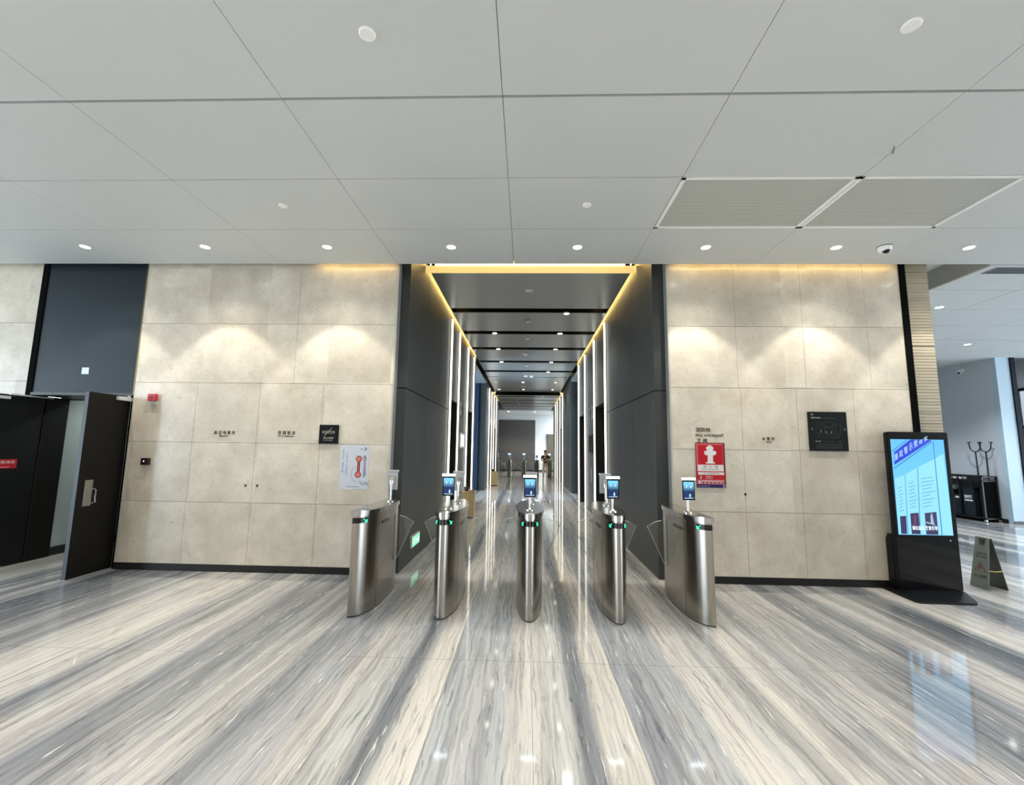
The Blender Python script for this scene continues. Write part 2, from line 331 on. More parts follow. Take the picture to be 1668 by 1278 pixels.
def text(name, s, m, o, width, height=None, frame=FRONT, parent=None, d=0.002, align='L', bold=0.0, squash=True):
    cu = bpy.data.curves.new(name, 'FONT'); cu.body = s; cu.size = 1.0; cu.offset = bold; cu.resolution_u = 3
    t = bpy.data.objects.new(name, cu); COL.objects.link(t)
    me = bpy.data.meshes.new_from_object(t.evaluated_get(bpy.context.evaluated_depsgraph_get()))
    bpy.data.objects.remove(t); bpy.data.curves.remove(cu)
    if not me.vertices: me.from_pydata([(0, 0, 0), (1, 0, 0), (1, 1, 0), (0, 1, 0)], [], [(0, 1, 2, 3)])
    xs = [v.co.x for v in me.vertices]; ys = [v.co.y for v in me.vertices]
    x0, x1, y0, y1 = min(xs), max(xs), min(ys), max(ys)
    sx = width / max(1e-6, x1 - x0); sy = height / max(1e-6, y1 - y0) if height else sx
    r, u, n = map(Vector, frame); o = Vector(o)
    bm = bmesh.new(); bm.from_mesh(me)
    g = bmesh.ops.extrude_face_region(bm, geom=bm.faces[:])
    top = [e for e in g['geom'] if isinstance(e, bmesh.types.BMVert)]
    for v in top: v.co.z = d
    bpy.data.meshes.remove(me)
    k = MB(); k.bm.free(); k.bm = bm
    for v in bm.verts: v.co = o + r * ((v.co.x - x0) * sx) + u * ((v.co.y - y0) * sy) + n * v.co.z
    return k.build(name, m, parent, origin=None if parent else tuple(o))

# ------------------------------------------------------------------ the setting
D, H, HC = 5.911, 4.087, 4.43          # stone wall plane, lobby ceiling, lift-lobby ceiling
CL, CR = -1.65, 1.70                   # side walls of the lift lobby
struct(MB().box(-14, 18, -6, 36, -0.2, 0).build('floor', marble))
# lobby ceiling: panels 1.58 x 0.965 m with shadow gaps, one thin object with the gaps between panels
b = MB(); XJ = [-14.4 + 0.0] ; XJ = [-0.195 + 1.585 * k for k in range(-9, 12)]
YJ = [-6.0, -3.85, -2.9, -1.93, -0.965, 0.0, 0.965, 1.93, 2.893, 3.857, 4.822, 5.79]
for i in range(len(YJ) - 1):
    ga = 0.012 if abs(YJ[i] - 2.893) < .01 else 0.0048; gb = 0.012 if abs(YJ[i + 1] - 2.893) < .01 else 0.0048
    for j in range(len(XJ) - 1):
        if i == 9 and j in (10, 11): continue              # the two return-air grilles sit here
        g = 0.0022
        b.box(XJ[j] + g, XJ[j + 1] - g, YJ[i] + ga, YJ[i + 1] - (gb if i < 10 else 0), H, H + 0.045)
struct(b.build('ceiling', ceil_m))
b = MB(); b.box(-14.5, 18, -6, 5.79, H + 0.05, H + 0.07)
struct(b.build('ceiling', void))
# roof over the deeper part, and the side hall's ceiling
struct(MB().box(-14.5, 12.05, -6, 36, 4.95, 5.0).build('ceiling', void))
struct(MB().box(12.05, 18, -6, 11.6, 4.95, 5.0).build('ceiling', void))
struct(MB().box(12.05, 19, 15.0, 15.2, 0, 7).build('wall_beyond', mat('pale_blue_cladding', srgb(196, 222, 236), .6)))
b = MB()
YH = [5.80, 6.68, 7.62, 8.6, 9.7, 10.8, 11.9, 13.0, 14.1, 15.2, 16.4, 17.6, 18.8, 20.0]
XH = [6.0, 7.28, 8.9, 10.5, 12.06, 13.7, 15.3, 18.0]
for i in range(len(YH) - 1):
    for j in range(len(XH) - 1):
        if j > 3 and YH[i + 1] > 11.95: continue
        b.box(XH[j] + .007, XH[j + 1] - .007, YH[i] + (.03 if i in (4,) else .008), YH[i + 1] - .008, H - 0.02, H + 0.03)
struct(b.build('ceiling', ceil_m))
struct(MB().box(6.0, 12.05, 5.8, 20, H + .04, H + .05).build('ceiling', void)); struct(MB().box(12.05, 18, 5.8, 11.6, H + .04, H + .05).build('ceiling', void))
b = MB(); b.box(5.3, 6.0, 5.80, 20, 4.34, 4.37); struct(b.build('ceiling', ceil_m))
struct(MB().box(5.97, 6.0, 5.80, 20, H - 0.02, 4.34).build('trim_1', mat('taupe_bulkhead', srgb(150, 148, 142), 0.6)))

# stone walls: tile slabs with open joints on a dark backing
ZR = [0.0872, 0.872, 1.6506, 2.4509, 3.2737, 4.6]
def stone_wall(name, x0, x1, seams_low, seams_high, back=0.10):
    b = MB()
    for r in range(5):
        xs = [x0] + (seams_low if r < 3 else seams_high) + [x1]
        for i in range(len(xs) - 1):
            b.box(xs[i] + (0.0018 if i else 0), xs[i + 1] - (0.0018 if i < len(xs) - 2 else 0), D, D + 0.02, ZR[r] + 0.0022, ZR[r + 1] - 0.0022)
    struct(b.build(name, stone))
    struct(MB().box(x0 + .001, x1 - .001, D + 0.0205, D + back, 0.001, 4.6).build(name, mat('dark_joint_backing', srgb(92, 84, 70), 0.8)))
stone_wall('wall_left', -13.5, -6.88, [-12.2, -11.3, -10.4, -9.5, -8.6, -7.73], [-11.3, -9.5, -7.73])
stone_wall('wall_back', -5.345, -1.795, [-4.468, -3.60, -2.735], [-3.15])
stone_wall('wall_back', 1.872, 4.915, [2.775, 3.483, 4.2], [2.75, 3.62, 4.45])
def skirting(x0, x1):
    struct(MB().box(x0, x1, D - 0.006, D + 0.02, 0.001, 0.0872).build('baseboard_back', skirt, bevel=0.002))
skirting(-13.5, -6.88); skirting(-5.345, -1.795); skirting(1.872, 4.915)
metal_edge = mat('pale_metal_edge', srgb(196, 196, 190), 0.3, metal=0.5)
struct(MB().box(-1.795, -1.778, D - 0.004, D + 0.12, 0, 4.6).build('trim_2', metal_edge))
struct(MB().box(1.855, 1.872, D - 0.004, D + 0.12, 0, 4.6).build('trim_3', metal_edge))
struct(MB().box(-5.36, -5.345, D - 0.004, D + 0.12, 2.28, 4.6).build('trim_4', mat('bronze_edge', srgb(120, 104, 62), 0.35, metal=.6)))
struct(MB().box(4.915, 5.0, D - 0.01, D + 0.4, 0, 4.6).build('trim_5', void))
# ribbed travertine pier (real ribs)
b = MB(); z = 0.0; k = 0
while z < 4.6:
    if k % 51 == 50: hgt = 0.012; dep = 0.03
    else: hgt = 0.030 if k % 2 == 0 else 0.010; dep = 0.0 if k % 2 == 0 else 0.006
    b.box(5.0, 5.325, 5.95 + dep, 6.9, z, min(4.6, z + hgt)); z += hgt; k += 1
struct(b.build('wall_pier', ribbed))

# lift-lobby walls: near block, left and right
def panel_block(side, y0, y1, z0, z1, m, name, proud=0.0):
    X = CL if side < 0 else CR
    xa, xb = (X - 0.25, X + proud) if side < 0 else (X - proud, X + 0.25)
    struct(MB().box(xa, xb, y0 + .003, y1 - .003, z0, z1).build(name, m))
def side_wall(side, name, ys, strips, doors, yend, ret_x):
    X = CL if side < 0 else CR; s = side
    # return faces beside the stone
    xo = -1.778 if s < 0 else 1.855
    for z0, z1 in ((0, 2.415), (2.428, 4.6)) if ys[0] < 7 else ():
        struct(MB().box(min(xo, X), max(xo, X), 6.03, 6.2, z0, z1).build(name, panel2))
    # backing right behind everything
    bx = (X - 1.9, X - 0.30) if s < 0 else (X + 0.30, X + 1.9)
    struct(MB().box(*bx, ys[0], yend - .16, 0, 4.6).build(name, void))
    for i in range(len(ys) - 1):
        a, c = ys[i], ys[i + 1]
        if (a, c) in doors:
            panel_block(s, a, c, 2.68, 4.6, panel, name)
        elif c <= strips[0] + .01:
            for z0, z1 in ((0, 2.415), (2.428, 4.6)): panel_block(s, a, c, z0, z1, panel, name)
        else: panel_block(s, a, c, 0, 4.6, panel, name)
Ls = [9.40, 10.52, 12.10, 13.45]; Rs = [9.65, 11.22, 13.02, 14.60]
side_wall(-1, 'wall_corridor_left', [6.2, 7.25, 8.3, 9.36, 10.56, 12.06, 13.45, 14.18], Ls, [(9.36, 10.56), (12.06, 13.45)], 14.18, 0)
side_wall(1, 'wall_corridor_right', [6.2, 7.3, 8.45, 9.62, 11.24, 13.0, 14.62, 15.25], Rs, [(9.62, 11.24), (13.0, 14.62)], 15.25, 0)
# far block
Lf = [19.3, 20.6, 22.1, 23.8]; Rf = [21.3, 22.9, 24.9, 26.5]
side_wall(-1, 'wall_corridor_left', [17.9, 19.28, 20.62, 22.08, 23.82, 26.2], [0], [(19.28, 20.62), (22.08, 23.82)], 26.2, 0)
side_wall(1, 'wall_corridor_right', [17.3, 19.6, 21.28, 22.92, 24.88, 26.52, 29.0], [0], [(21.28, 22.92), (24.88, 26.52)], 29.0, 0)
# fix: far block needs its own end faces in navy, in two tiers
for z0, z1 in ((0, 2.415), (2.43, 4.6)):
    struct(MB().box(-4.5, CL - 0.27, 17.83, 17.9, z0, z1).build('wall_crossing_left', blue_panel))
    struct(MB().box(CR + 0.27, 4.5, 17.23, 17.3, z0, z1).build('wall_crossing_right', blue_panel))
struct(MB().box(-4.5, CL - 0.25, 14.03, 14.18, 0, 4.6).build('wall_crossing_left', panel))
struct(MB().box(CR + 0.25, 4.5, 15.1, 15.25, 0, 4.6).build('wall_crossing_right', panel))

# lift doors (dark, recessed, seen edge on)
door_dark = mat('dark_mirror_steel', (0.012, 0.013, 0.012, 1), 0.16, spec=0.6)
n = 1
for s, pairs in ((-1, [(9.36, 10.56), (12.06, 13.45), (19.28, 20.62), (22.08, 23.82)]), (1, [(9.62, 11.24), (13.0, 14.62), (21.28, 22.92), (24.88, 26.52)])):
    for y0, y1 in pairs:
        X = CL if s < 0 else CR
        xa = X + s * 0.22; xb = X + s * 0.26
        r = struct(bpy.data.objects.new('door_%d' % n, None)); n += 1; COL.objects.link(r); r.location = (X + s * .24, (y0 + y1) / 2, 0)
        ym = (y0 + y1) / 2
        MB().box(min(xa, xb), max(xa, xb), y0 + .06, ym - .002, 0.004, 2.66).build('door_leaf', door_dark, r)
        MB().box(min(xa, xb), max(xa, xb), ym + .002, y1 - .06, 0.004, 2.66).build('door_leaf', door_dark, r)
        f = MB()
        for ya in (y0 + .004, y1 - .06): f.box(min(X, xb), max(X, xb), ya, ya + .056, 0, 2.68)
        f.build('door_frame', black, r)

# lift-lobby ceiling: floating metal panels with open black slots
SL = [(8.79, 9.09), (10.55, 10.86), (12.29, 12.61), (14.2, 14.53), (16.0, 16.36)]
edges = [6.93]
for sy in SL: edges += list(sy)
edges += [17.5]
for a, c in zip(edges[0::2], edges[1::2]):
    struct(MB().box(-1.575, 1.625, a, c, HC, HC + 0.01).build('ceiling', corr_ceil))
struct(MB().box(-1.575, 1.625, 17.503, 21.95, HC - 0.012, HC + 0.01).build('ceiling', corr_ceil))
struct(MB().box(-4.5, -1.65, 14.18, 17.83, 4.22, 4.30).build('ceiling', corr_ceil))
struct(MB().box(1.70, 4.5, 15.25, 17.23, 4.22, 4.30).build('ceiling', corr_ceil))
SF = [22.5, 24.1, 25.9, 27.6, 29.4]
edges = [22.0]
for sy in SF: edges += [sy - 0.12, sy + 0.16]
edges += [30.6]
for a, c in zip(edges[0::2], edges[1::2]):
    struct(MB().box(-1.575, 1.625, a, c, 4.24, 4.25).build('ceiling', corr_ceil))
struct(MB().box(-4.8, 5.2, 5.95, 31.0, 4.80, 4.82).build('ceiling', void))
for x0, x1 in ((-1.575, -1.565), (1.615, 1.625)):
    struct(MB().box(x0, x1, 6.935, 17.49, HC + .0105, HC + .165).build('trim_10', black)); struct(MB().box(x0, x1, 22.0, 30.6, 4.2505, 4.41).build('trim_10', black))
# far hall
struct(MB().box(-5, 6, 30.61, 34.2, 4.235, 4.27).build('ceiling', white_paint))
struct(MB().box(-5, 0.634, 34.0, 34.1, 0.10, 3.80).build('wall_far', mat('charcoal_feature_wall', srgb(82, 80, 79), 0.35)))
struct(MB().box(-5, 6, 34.1, 34.25, 0, 4.95).build('wall_far', white_paint))
struct(MB().box(-5, 6, 33.97, 34.1, 0, 0.10).build('baseboard_far', black))
struct(MB().box(1.50, 3.1, 34.02, 34.1, 0.10, 2.76).build('door_20', mat('bronze_door_panel', srgb(98, 92, 78), 0.4)))
for x0, x1, y0, y1 in ((-5.2, -5.0, 26.2, 34.2), (6.0, 6.2, 29.0, 34.2)):
    struct(MB().box(x0, x1, y0, y1, 0, 4.95).build('wall_far_side', white_paint))
struct(MB().box(-5, -1.95, 26.2, 26.3, 0, 4.6).build('wall_far_side', white_paint))
struct(MB().box(1.95, 6, 29.0, 29.1, 0, 4.6).build('wall_far_side', white_paint))

# daylight openings: crossing corridor windows
win_glow = mat('daylit_frosted_window', (1, 1, 1, 1), 0.4, emit=(0.55, 0.76, 1.0, 1), strength=7.0)
for i, (x, y0, y1) in enumerate(((-4.6, 14.18, 17.83), (4.5, 15.25, 17.23))):
    r = struct(bpy.data.objects.new('window_%d' % (i + 1), None)); COL.objects.link(r); r.location = (x + .05, (y0 + y1) / 2, 0)
    MB().box(x, x + .1, y0 + .06, y1 - .06, 0.1, 4.1).build('window_pane', win_glow, r)
    f = MB()
    for yy in (y0, (y0 + y1) / 2 - .03, y1 - .06): f.box(x - .03, x + .13, yy, yy + .06, 0, 4.22)
    f.box(x - .03, x + .13, y0, y1, 0, .1); f.box(x - .03, x + .13, y0, y1, 4.1, 4.22); f.build('window_frame', black, r)

# wall above the left double doors, and the passage behind
struct(MB().box(-6.80, -5.36, D + 0.012, D + 0.03, 2.30, 4.6).build('wall_transom', transom_m))
struct(MB().box(-6.80, -5.36, D + 0.03, D + 0.08, 2.30, 4.6).build('wall_transom', black))
struct(MB().box(-6.96, -6.882, D + 0.105, D + 0.24, 0, 4.6).build('trim_6', void)); struct(MB().box(-6.879, -6.801, D - 0.002, D + 0.24, 2.262, 4.6).build('trim_6', void))
struct(MB().box(-6.80, -5.36, D - 0.004, D + 0.62, 2.262, 2.298).build('trim_7', black))
struct(MB().box(-5.39, -5.345, D + 0.02, D + 0.5, 0, 2.262).build('trim_8', void))
struct(MB().box(-6.90, -6.82, D + 0.24, D + 0.56, 0, 2.262).build('trim_9', door_m))
struct(MB().box(-6.96, -6.86, D + 0.56, 12, 0, 3.0).build('wall_passage', paint_grey))
struct(MB().box(-6.86, -6.845, D + 0.56, 12, 0, 0.12).build('baseboard_passage', black))
struct(MB().box(-5.39, -5.30, D + 0.5, 12, 0, 3.0).build('wall_passage', paint_grey))
struct(MB().box(-6.96, -5.3, 12, 12.1, 0, 3.0).build('wall_passage', paint_grey))
struct(MB().box(-6.96, -5.3, D + 0.63, 12.1, 2.9, 3.0).build('ceiling', white_paint))
struct(MB().box(-6.96, -5.3, D + 0.60, D + .63, 2.25, 3.0).build('wall_passage', black))

# side hall on the right
struct(MB().box(11.7, 11.95, 11.601, 20, 0, H).build('wall_right', hall_grey))
struct(MB().box(11.685, 11.699, 11.602, 20, 0, 0.10).build('baseboard_right', black))
struct(MB().box(11.70, 12.035, 11.48, 11.6, 0, H).build('wall_right', mat('pale_blue_column', srgb(172, 192, 204), .5)))
struct(MB().box(11.69, 12.035, 11.462, 11.479, 0, 0.07).build('baseboard_right', black))
struct(MB().box(5.33, 11.7, 19.9, 20.0, 0, H).build('wall_hall_end', hall_grey))
struct(MB().box(5.0, 5.325, 6.9, 20, 0, 4.6).build('wall_hall_side', hall_grey))
r = struct(bpy.data.objects.new('window_3', None)); COL.objects.link(r); r.location = (14.5, 11.5, 0)
MB().box(12.14, 17.4, 11.50, 11.51, 0.06, H).build('window_pane', hall_glass, r)
f = MB().box(12.036, 12.14, 11.45, 11.60, 0, H)
f.box(14.9, 15.0, 11.44, 11.6, 0, H); f.box(17.4, 17.5, 11.44, 11.6, 0, H); f.box(12.2, 17.4, 11.46, 11.55, 0, 0.06); f.build('window_frame', mat('blue_black_mullion', srgb(8, 12, 26), 0.5, spec=.1), r)
struct(MB().box(-14, 18, -6.2, -6.0, 0, 4.6).build('wall_front', mat('taupe_plaster', srgb(150, 144, 132), .6)))
# glazed fronts beside the viewer (mullions and rails; open bays let the daylight in)
for i, (ax, c0, c1, fx) in enumerate((('y', -6, 5.6, -13.9), ('y', -6, 11.4, 17.9))):
    f = MB(); p = c0
    while p <= c1:
        if ax == 'x': f.box(p, p + .08, fx - .08, fx + .08, 0, H)
        else: f.box(fx - .08, fx + .08, p, p + .08, 0, H)
        p += 2.0
    for z0 in (0, 2.6, H - .12):
        if ax == 'x': f.box(c0, c1, fx - .05, fx + .05, z0, z0 + .1)
        else: f.box(fx - .05, fx + .05, c0, c1, z0, z0 + .1)
    r = struct(f.build('window_%d' % (i + 4), kiosk_black))

# ------------------------------------------------------------------ lobby downlights, covers, grilles
def spot(parent, loc, power, size, blend, col=(1, 0.955, 0.88), r=0.035):
    l = bpy.data.lights.new('lamp', 'SPOT'); l.energy = power; l.spot_size = math.radians(size); l.spot_blend = blend; l.color = col; l.shadow_soft_size = r
    o = bpy.data.objects.new('lamp', l); COL.objects.link(o); o.parent = parent; o.location = Vector(loc) - wloc(parent); return o
def make_downlight(x, y, z, r, lens, label, group=None, name='downlight'):
    t = thing(name, label, 'ceiling light', (x, y, z), group)
    MB().lathe((x, y, z), [(r * 1.22, -0.001), (r * 1.22, -0.005), (r * 1.02, -0.008), (r, -0.004), (r, 0.02), (r * 1.22, 0.02)], 32).build('trim_ring', white_pl, t, smooth=True)
    MB().lathe((x, y, z), [(0.0005, -0.003), (r * .98, -0.003), (r * .98, 0.0), (0.0005, 0.0)], 32).build('lens', lens, t)
    return t
places = ['above the dark transom over the left double doors', 'above the high-voltage shaft lettering at left', 'above the no-smoking plate', 'just left of centre over the gates',
          'just right of centre over the gates', 'above the red fire hydrant sign', 'beside the dome camera, on its left', 'rightmost in the lobby, towards the side hall']
for i in range(8):
    x = -5.615 + 1.553 * i; y = 5.255 + 0.006 * i
    t = make_downlight(x, y, H, 0.052, lens_on, 'round lit recessed downlight ' + places[i], 'lit downlights along the lobby ceiling edge')
    spot(t, (x, y, H - 0.02), P_DOWN, 80, 0.22); spot(t, (x, y, H - 0.02), P_DOWN * 0.30, 118, 0.6)
# further downlights of the same lobby behind the viewer (the rows that light the floor)
for j, yy in enumerate((-3.4, -0.6)):
    for i in range(6):
        x = -6.4 + 2.6 * i
        t = make_downlight(x, yy, H, 0.052, lens_on, 'lit lobby downlight out of view behind, %s row, %s from the left' % (('farther', 'nearer')[j], ('first', 'second', 'third', 'fourth', 'fifth', 'sixth')[i]), 'lit downlights behind the viewer')
        spot(t, (x, yy, H - 0.02), 245, 130, 0.4, (1, .97, .92))
for x, y, r, lab in ((-0.984, 2.391, .05, 'large round white cover plate in the nearest ceiling row, left one'), (2.201, 2.395, .05, 'large round white cover plate in the nearest ceiling row, right one'),
                     (-2.546, 4.309, .045, 'small round white ceiling cover above the grey wall lettering'), (0.586, 4.319, .045, 'small round white ceiling cover left of the perforated grilles')):
    o = MB().lathe((x, y, H), [(0.0005, -0.012), (r * .86, -0.012), (r, -0.007), (r, 0.001), (0.0005, 0.001)], 40).build('ceiling_cover', white_pl, smooth=True, origin=(x, y, H))
    tag(o, lab, 'ceiling cover', 'round ceiling covers')
for x0, x1, lab in ((1.395, 2.967, 'left perforated grey return-air grille in the white ceiling'), (2.977, 4.43, 'right perforated grey return-air grille in the white ceiling')):
    y0, y1 = 3.862, 4.814
    t = thing('ceiling_grille', lab, 'grille', ((x0 + x1) / 2, (y0 + y1) / 2, H), 'perforated ceiling grilles')
    fw = 0.035
    MB().box(x0, x1, y0, y0 + fw, H - .004, H + .02).box(x0, x1, y1 - fw, y1, H - .004, H + .02).box(x0, x0 + fw, y0, y1, H - .004, H + .02).box(x1 - fw, x1, y0, y1, H - .004, H + .02).build('frame', white_pl, t)
    MB().box(x0 + fw, x1 - fw, y0 + fw, y1 - fw, H + .004, H + .012).build('perforated_panel', perf, t)
struct(MB().box(4.438, 4.56, 3.862, 4.818, H, H + .03).build('ceiling', ceil_m))
t = thing('dome_camera', 'white dome security camera with dark bubble on the lobby ceiling', 'camera', (4.263, 5.28, H))
MB().lathe((4.263, 5.28, H), [(0.0005, 0), (.078, 0), (.078, -.006), (.0005, -.006)], 32).build('mounting_ring', black, t)
MB().lathe((4.263, 5.28, H), [(.074, -.006), (.072, -.03), (.064, -.05), (.05, -.062), (.044, -.064)], 32).build('housing', white_pl, t, smooth=True)
MB().sphere((4.263, 5.262, H - .055), .042, (1, 1, .8)).build('dark_bubble', gloss_black, t, smooth=True)

# ------------------------------------------------------------------ coves
def lamp_strip(name, x0, x1, y0, y1, z0, z1, m, label, cat='light strip', group=None):
    o = MB().box(x0, x1, y0, y1, z0, z1).build(name, m, origin=((x0 + x1) / 2, (y0 + y1) / 2, z0)); tag(o, label, cat, group); return o
lamp_strip('cove_light', -1.597, -1.584, 6.95, 17.4, HC + .145, HC + .155, led_cove, 'warm cove light line along the left edge of the lift-lobby ceiling', group='warm cove lights of the lift lobby')
lamp_strip('cove_light', 1.634, 1.647, 6.95, 17.4, HC + .145, HC + .155, led_cove, 'warm cove light line along the right edge of the lift-lobby ceiling', group='warm cove lights of the lift lobby')
lamp_strip('cove_light', -1.597, -1.584, 22.0, 26.0, 4.385, 4.395, led_cove, 'warm cove light line on the far left beyond the crossing', group='warm cove lights of the lift lobby')
lamp_strip('cove_light', 1.634, 1.647, 22.0, 28.9, 4.385, 4.395, led_cove, 'warm cove light line on the far right beyond the crossing', group='warm cove lights of the lift lobby')
t = thing('cove_light', 'golden LED line over a fascia painted with its glow across the entrance to the lift lobby', 'light strip', (0.02, 6.9, HC))
MB().box(-1.64, 1.685, 6.90, 6.925, HC - 0.015, HC + 0.10).build('fascia', fascia_glow, t)  # no lamp: the glow stands for LED light falling on the board
MB().box(-1.50, 1.53, 6.89, 6.92, HC + 0.10, HC + 0.18).build('led_tube', led_warm, t)
lamp_strip('cove_light', 1.95, 4.85, 5.80, 5.812, H + .02, H + .04, led_warm, 'warm cove light line above the right stone wall', group='warm cove lights over the stone walls')
lamp_strip('cove_light', -2.9, -1.85, 5.80, 5.812, H + .02, H + .04, led_warm, 'warm cove light line above the stone wall beside the left gate', group='warm cove lights over the stone walls')

# vertical led fins in the lift lobby
def fin(side, y, zt, label, hw=.016):
    X = CL if side < 0 else CR; s = -side
    t = thing('light_strip', label, 'light strip', (X, y, 0), 'vertical white light strips on the lift-lobby walls')
    xa, xb = sorted((X, X + s * 0.012)); MB().box(xa, xb, y - .03, y + .03, 0.003, zt).build('channel', panel2, t)
    xa, xb = sorted((X + s * 0.012, X + s * 0.048)); MB().box(xa, xb, y - hw, y + hw, 0.01, zt).build('diffuser', led_white, t)
ordn = ['first', 'second', 'third', 'fourth']
for i, y in enumerate(Ls): fin(-1, y, 4.38, '%s vertical white light strip on the left wall, counted from the gates' % ordn[i])
for i, y in enumerate(Rs): fin(1, y, 4.38, '%s vertical white light strip on the right wall, counted from the gates' % ordn[i])
for i, y in enumerate(Lf): fin(-1, y, 4.22, '%s vertical light strip on the left wall beyond the navy panel' % ordn[i], .011)
for i, y in enumerate(Rf): fin(1, y, 4.22, '%s vertical light strip on the right wall beyond the navy panel' % ordn[i], .011)

# lift-lobby downlights
def corr_light(x, y, z, label, power, lens=lens_on, r=0.055):
    t = make_downlight(x, y, z, r, lens, label, 'lit downlights of the lift lobby')
    if power: spot(t, (x, y, z - 0.02), power, 120, 0.5, (1, .95, .86))
    return t
k = 0
for y, xs in ((9.12, (.8,)), (10.76, (-.81, .785)), (12.5, (-.83, .79)), (14.42, (-.845, .77)), (16.29, (.76,))):
    for x in xs:
        k += 1
        corr_light(x, y, HC, 'lit downlight in the %s black ceiling slot from the gates, %s of the centre line' % (['first', 'second', 'third', 'fourth', 'fifth'][[9.12, 10.76, 12.5, 14.42, 16.29].index(y)], 'right' if x > 0 else 'left'), P_CORR)
for y, wd in ((18.8, 'near'), (21.1, 'far')):
    for x, sd in ((-1.33, 'left'), (-.18, 'middle'), (1.19, 'right')):
        corr_light(x, y, HC - .012, '%s downlight in the %s row of the plain grey ceiling over the crossing' % (sd, wd), P_CORR, lens_dim if (wd == 'near' and sd == 'left') else lens_on)
for y, x in ((22.5, .8), (24.1, -.55), (25.9, -.5), (27.6, -.5)):
    corr_light(x, y + .18, 4.245, 'tiny lit downlight in the %s black slot beyond the crossing' % {22.5: 'first', 24.1: 'second', 25.9: 'third', 27.6: 'fourth'}[y], P_CORR)
for x in (-1.3, .55): corr_light(x, 31.6, 4.235, 'lit downlight in the far white hall, %s one' % ('left' if x < 0 else 'right'), P_CORR * 2.5, r=.09)
def detector(x, y, z, r, h, label, m=white_pl):
    o = MB().lathe((x, y, z), [(.0005, 0), (r, 0), (r, -h * .4), (r * .6, -h), (.0005, -h)], 24).build('smoke_detector', m, smooth=True, origin=(x, y, z)); tag(o, label, 'smoke detector', 'detectors on the lift-lobby ceiling')
detector(.017, 7.76, HC, .075, .012, 'flat round white cover on the first grey ceiling panel past the gates')
detector(0, 9.66, HC, .062, .05, 'white smoke detector on the second grey ceiling panel')
detector(-.01, 11.33, HC, .06, .012, 'flat white cover on the third grey ceiling panel')
detector(-.044, 13.05, HC, .10, .07, 'large white loudspeaker dome on the fourth grey ceiling panel')
detector(-.025, 15.13, HC, .06, .012, 'flat white cover on the fifth grey ceiling panel')
detector(-.048, 17.2, HC, .08, .05, 'left one of two white detectors side by side before the crossing')
detector(.165, 17.2, HC, .07, .07, 'right one of two white detectors side by side before the crossing')
detector(-.19, 20.0, HC - .012, .11, .01, 'flat white cover between the two rows of crossing downlights')
# far hall fill: glowing ceiling panel added out of view to brighten it
t = thing('added_fill_panel', 'added out-of-view fill light panel in the far white hall ceiling', 'ceiling light', (4.3, 32.5, 4.235))
MB().box(3.0, 5.6, 31.6, 33.4, 4.22, 4.235).build('diffuser', mat('hall_fill_glow', (1, 1, 1, 1), .4, emit=(.88, .95, 1, 1), strength=22), t)

# ------------------------------------------------------------------ turnstiles
A_ = 0.62
def outline(kind, off=0.0, n=72):
    pts = []
    if kind == 'C':
        b = 0.14
        for k in range(n):
            t_ = 2 * math.pi * k / n; pts.append(((b + off) * math.cos(t_), (A_ + off) * math.sin(t_)))
    else:
        W_ = 0.19; s = 1 if kind == 'L' else -1
        for k in range(n + 1):
            th = -math.pi / 2 + math.pi * k / n; q = math.sin(th)
            pts.append((s * (W_ + off) * max(0.0, 1 - abs(q) ** 3.2) ** 0.5, (A_ + off) * q))
        pts.append((-s * off, A_ + off)); pts.append((-s * off, -A_ - off))
        clean = []
        for p in pts:
            if not clean or (Vector(p) - Vector(clean[-1])).length > 1e-4: clean.append(p)
        pts = clean
        if s < 0: pts = pts[::-1]
    return pts
def side_x(kind, y, side):
    q = min(0.9999, abs(y) / A_)
    if kind == 'C': return side * 0.14 * math.sqrt(1 - q * q)
    return (0.19 * (1 - q ** 3.2) ** 0.5) * (1 if kind == 'L' else -1)
def ribbon(kind, side, ya, yb, z0, z1, off0, off1, n=14):
    m = MB(); a = []; c = []
    for k in range(n + 1):
        y = ya + (yb - ya) * k / n; x = side_x(kind, y, side); e = 1e-3
        tx = side_x(kind, min(A_ * .9998, y + e), side) - side_x(kind, max(-A_ * .9998, y - e), side); tg = Vector((tx, 2 * e)).normalized()
        nn = Vector((tg.y, -tg.x)); nn = nn if nn.x * (side if kind == 'C' else (1 if kind == 'L' else -1)) > 0 else -nn
        a.append(Vector((x, y)) + nn * off0); c.append(Vector((x, y)) + nn * off1)
    m.prism([tuple(p) for p in a] + [tuple(p) for p in c[::-1]], z0, z1); return m
def arrow_at(kind, side, y, z, mirror):
    x = side_x(kind, y, side); e = 1e-3
    tg = Vector((side_x(kind, y + e, side) - side_x(kind, y - e, side), 2 * e, 0)).normalized()
    nn = Vector((tg.y, -tg.x, 0)); sx_ = side if kind == 'C' else (1 if kind == 'L' else -1)
    if nn.x * sx_ < 0: nn = -nn
    r = Vector((0, 0, 1)).cross(nn).normalized()
    s = mirror
    shaft = [(-.013 * s, .010), (-.010 * s, .013), (.010 * s, -.007), (.007 * s, -.010)]
    head = [(.016 * s, -.016), (.016 * s, .004), (.009 * s, .004), (.009 * s, -.009), (-.004 * s, -.009), (-.004 * s, -.016)]
    m = MB(); o = Vector((x, y, z)) + nn * .006; shaft = [(p[0] * 1.45, p[1] * 1.35) for p in shaft]; head = [(p[0] * 1.45, p[1] * 1.35) for p in head]
    for pl in (shaft, head):
        if s < 0: pl = pl[::-1]
        m.slabpoly(pl, o, r, (0, 0, 1), nn, .002)
    return m
term_screen = screen_mat('terminal_screen', srgb(120, 200, 236), srgb(14, 44, 92), 1.215, 1.29, 1.0)
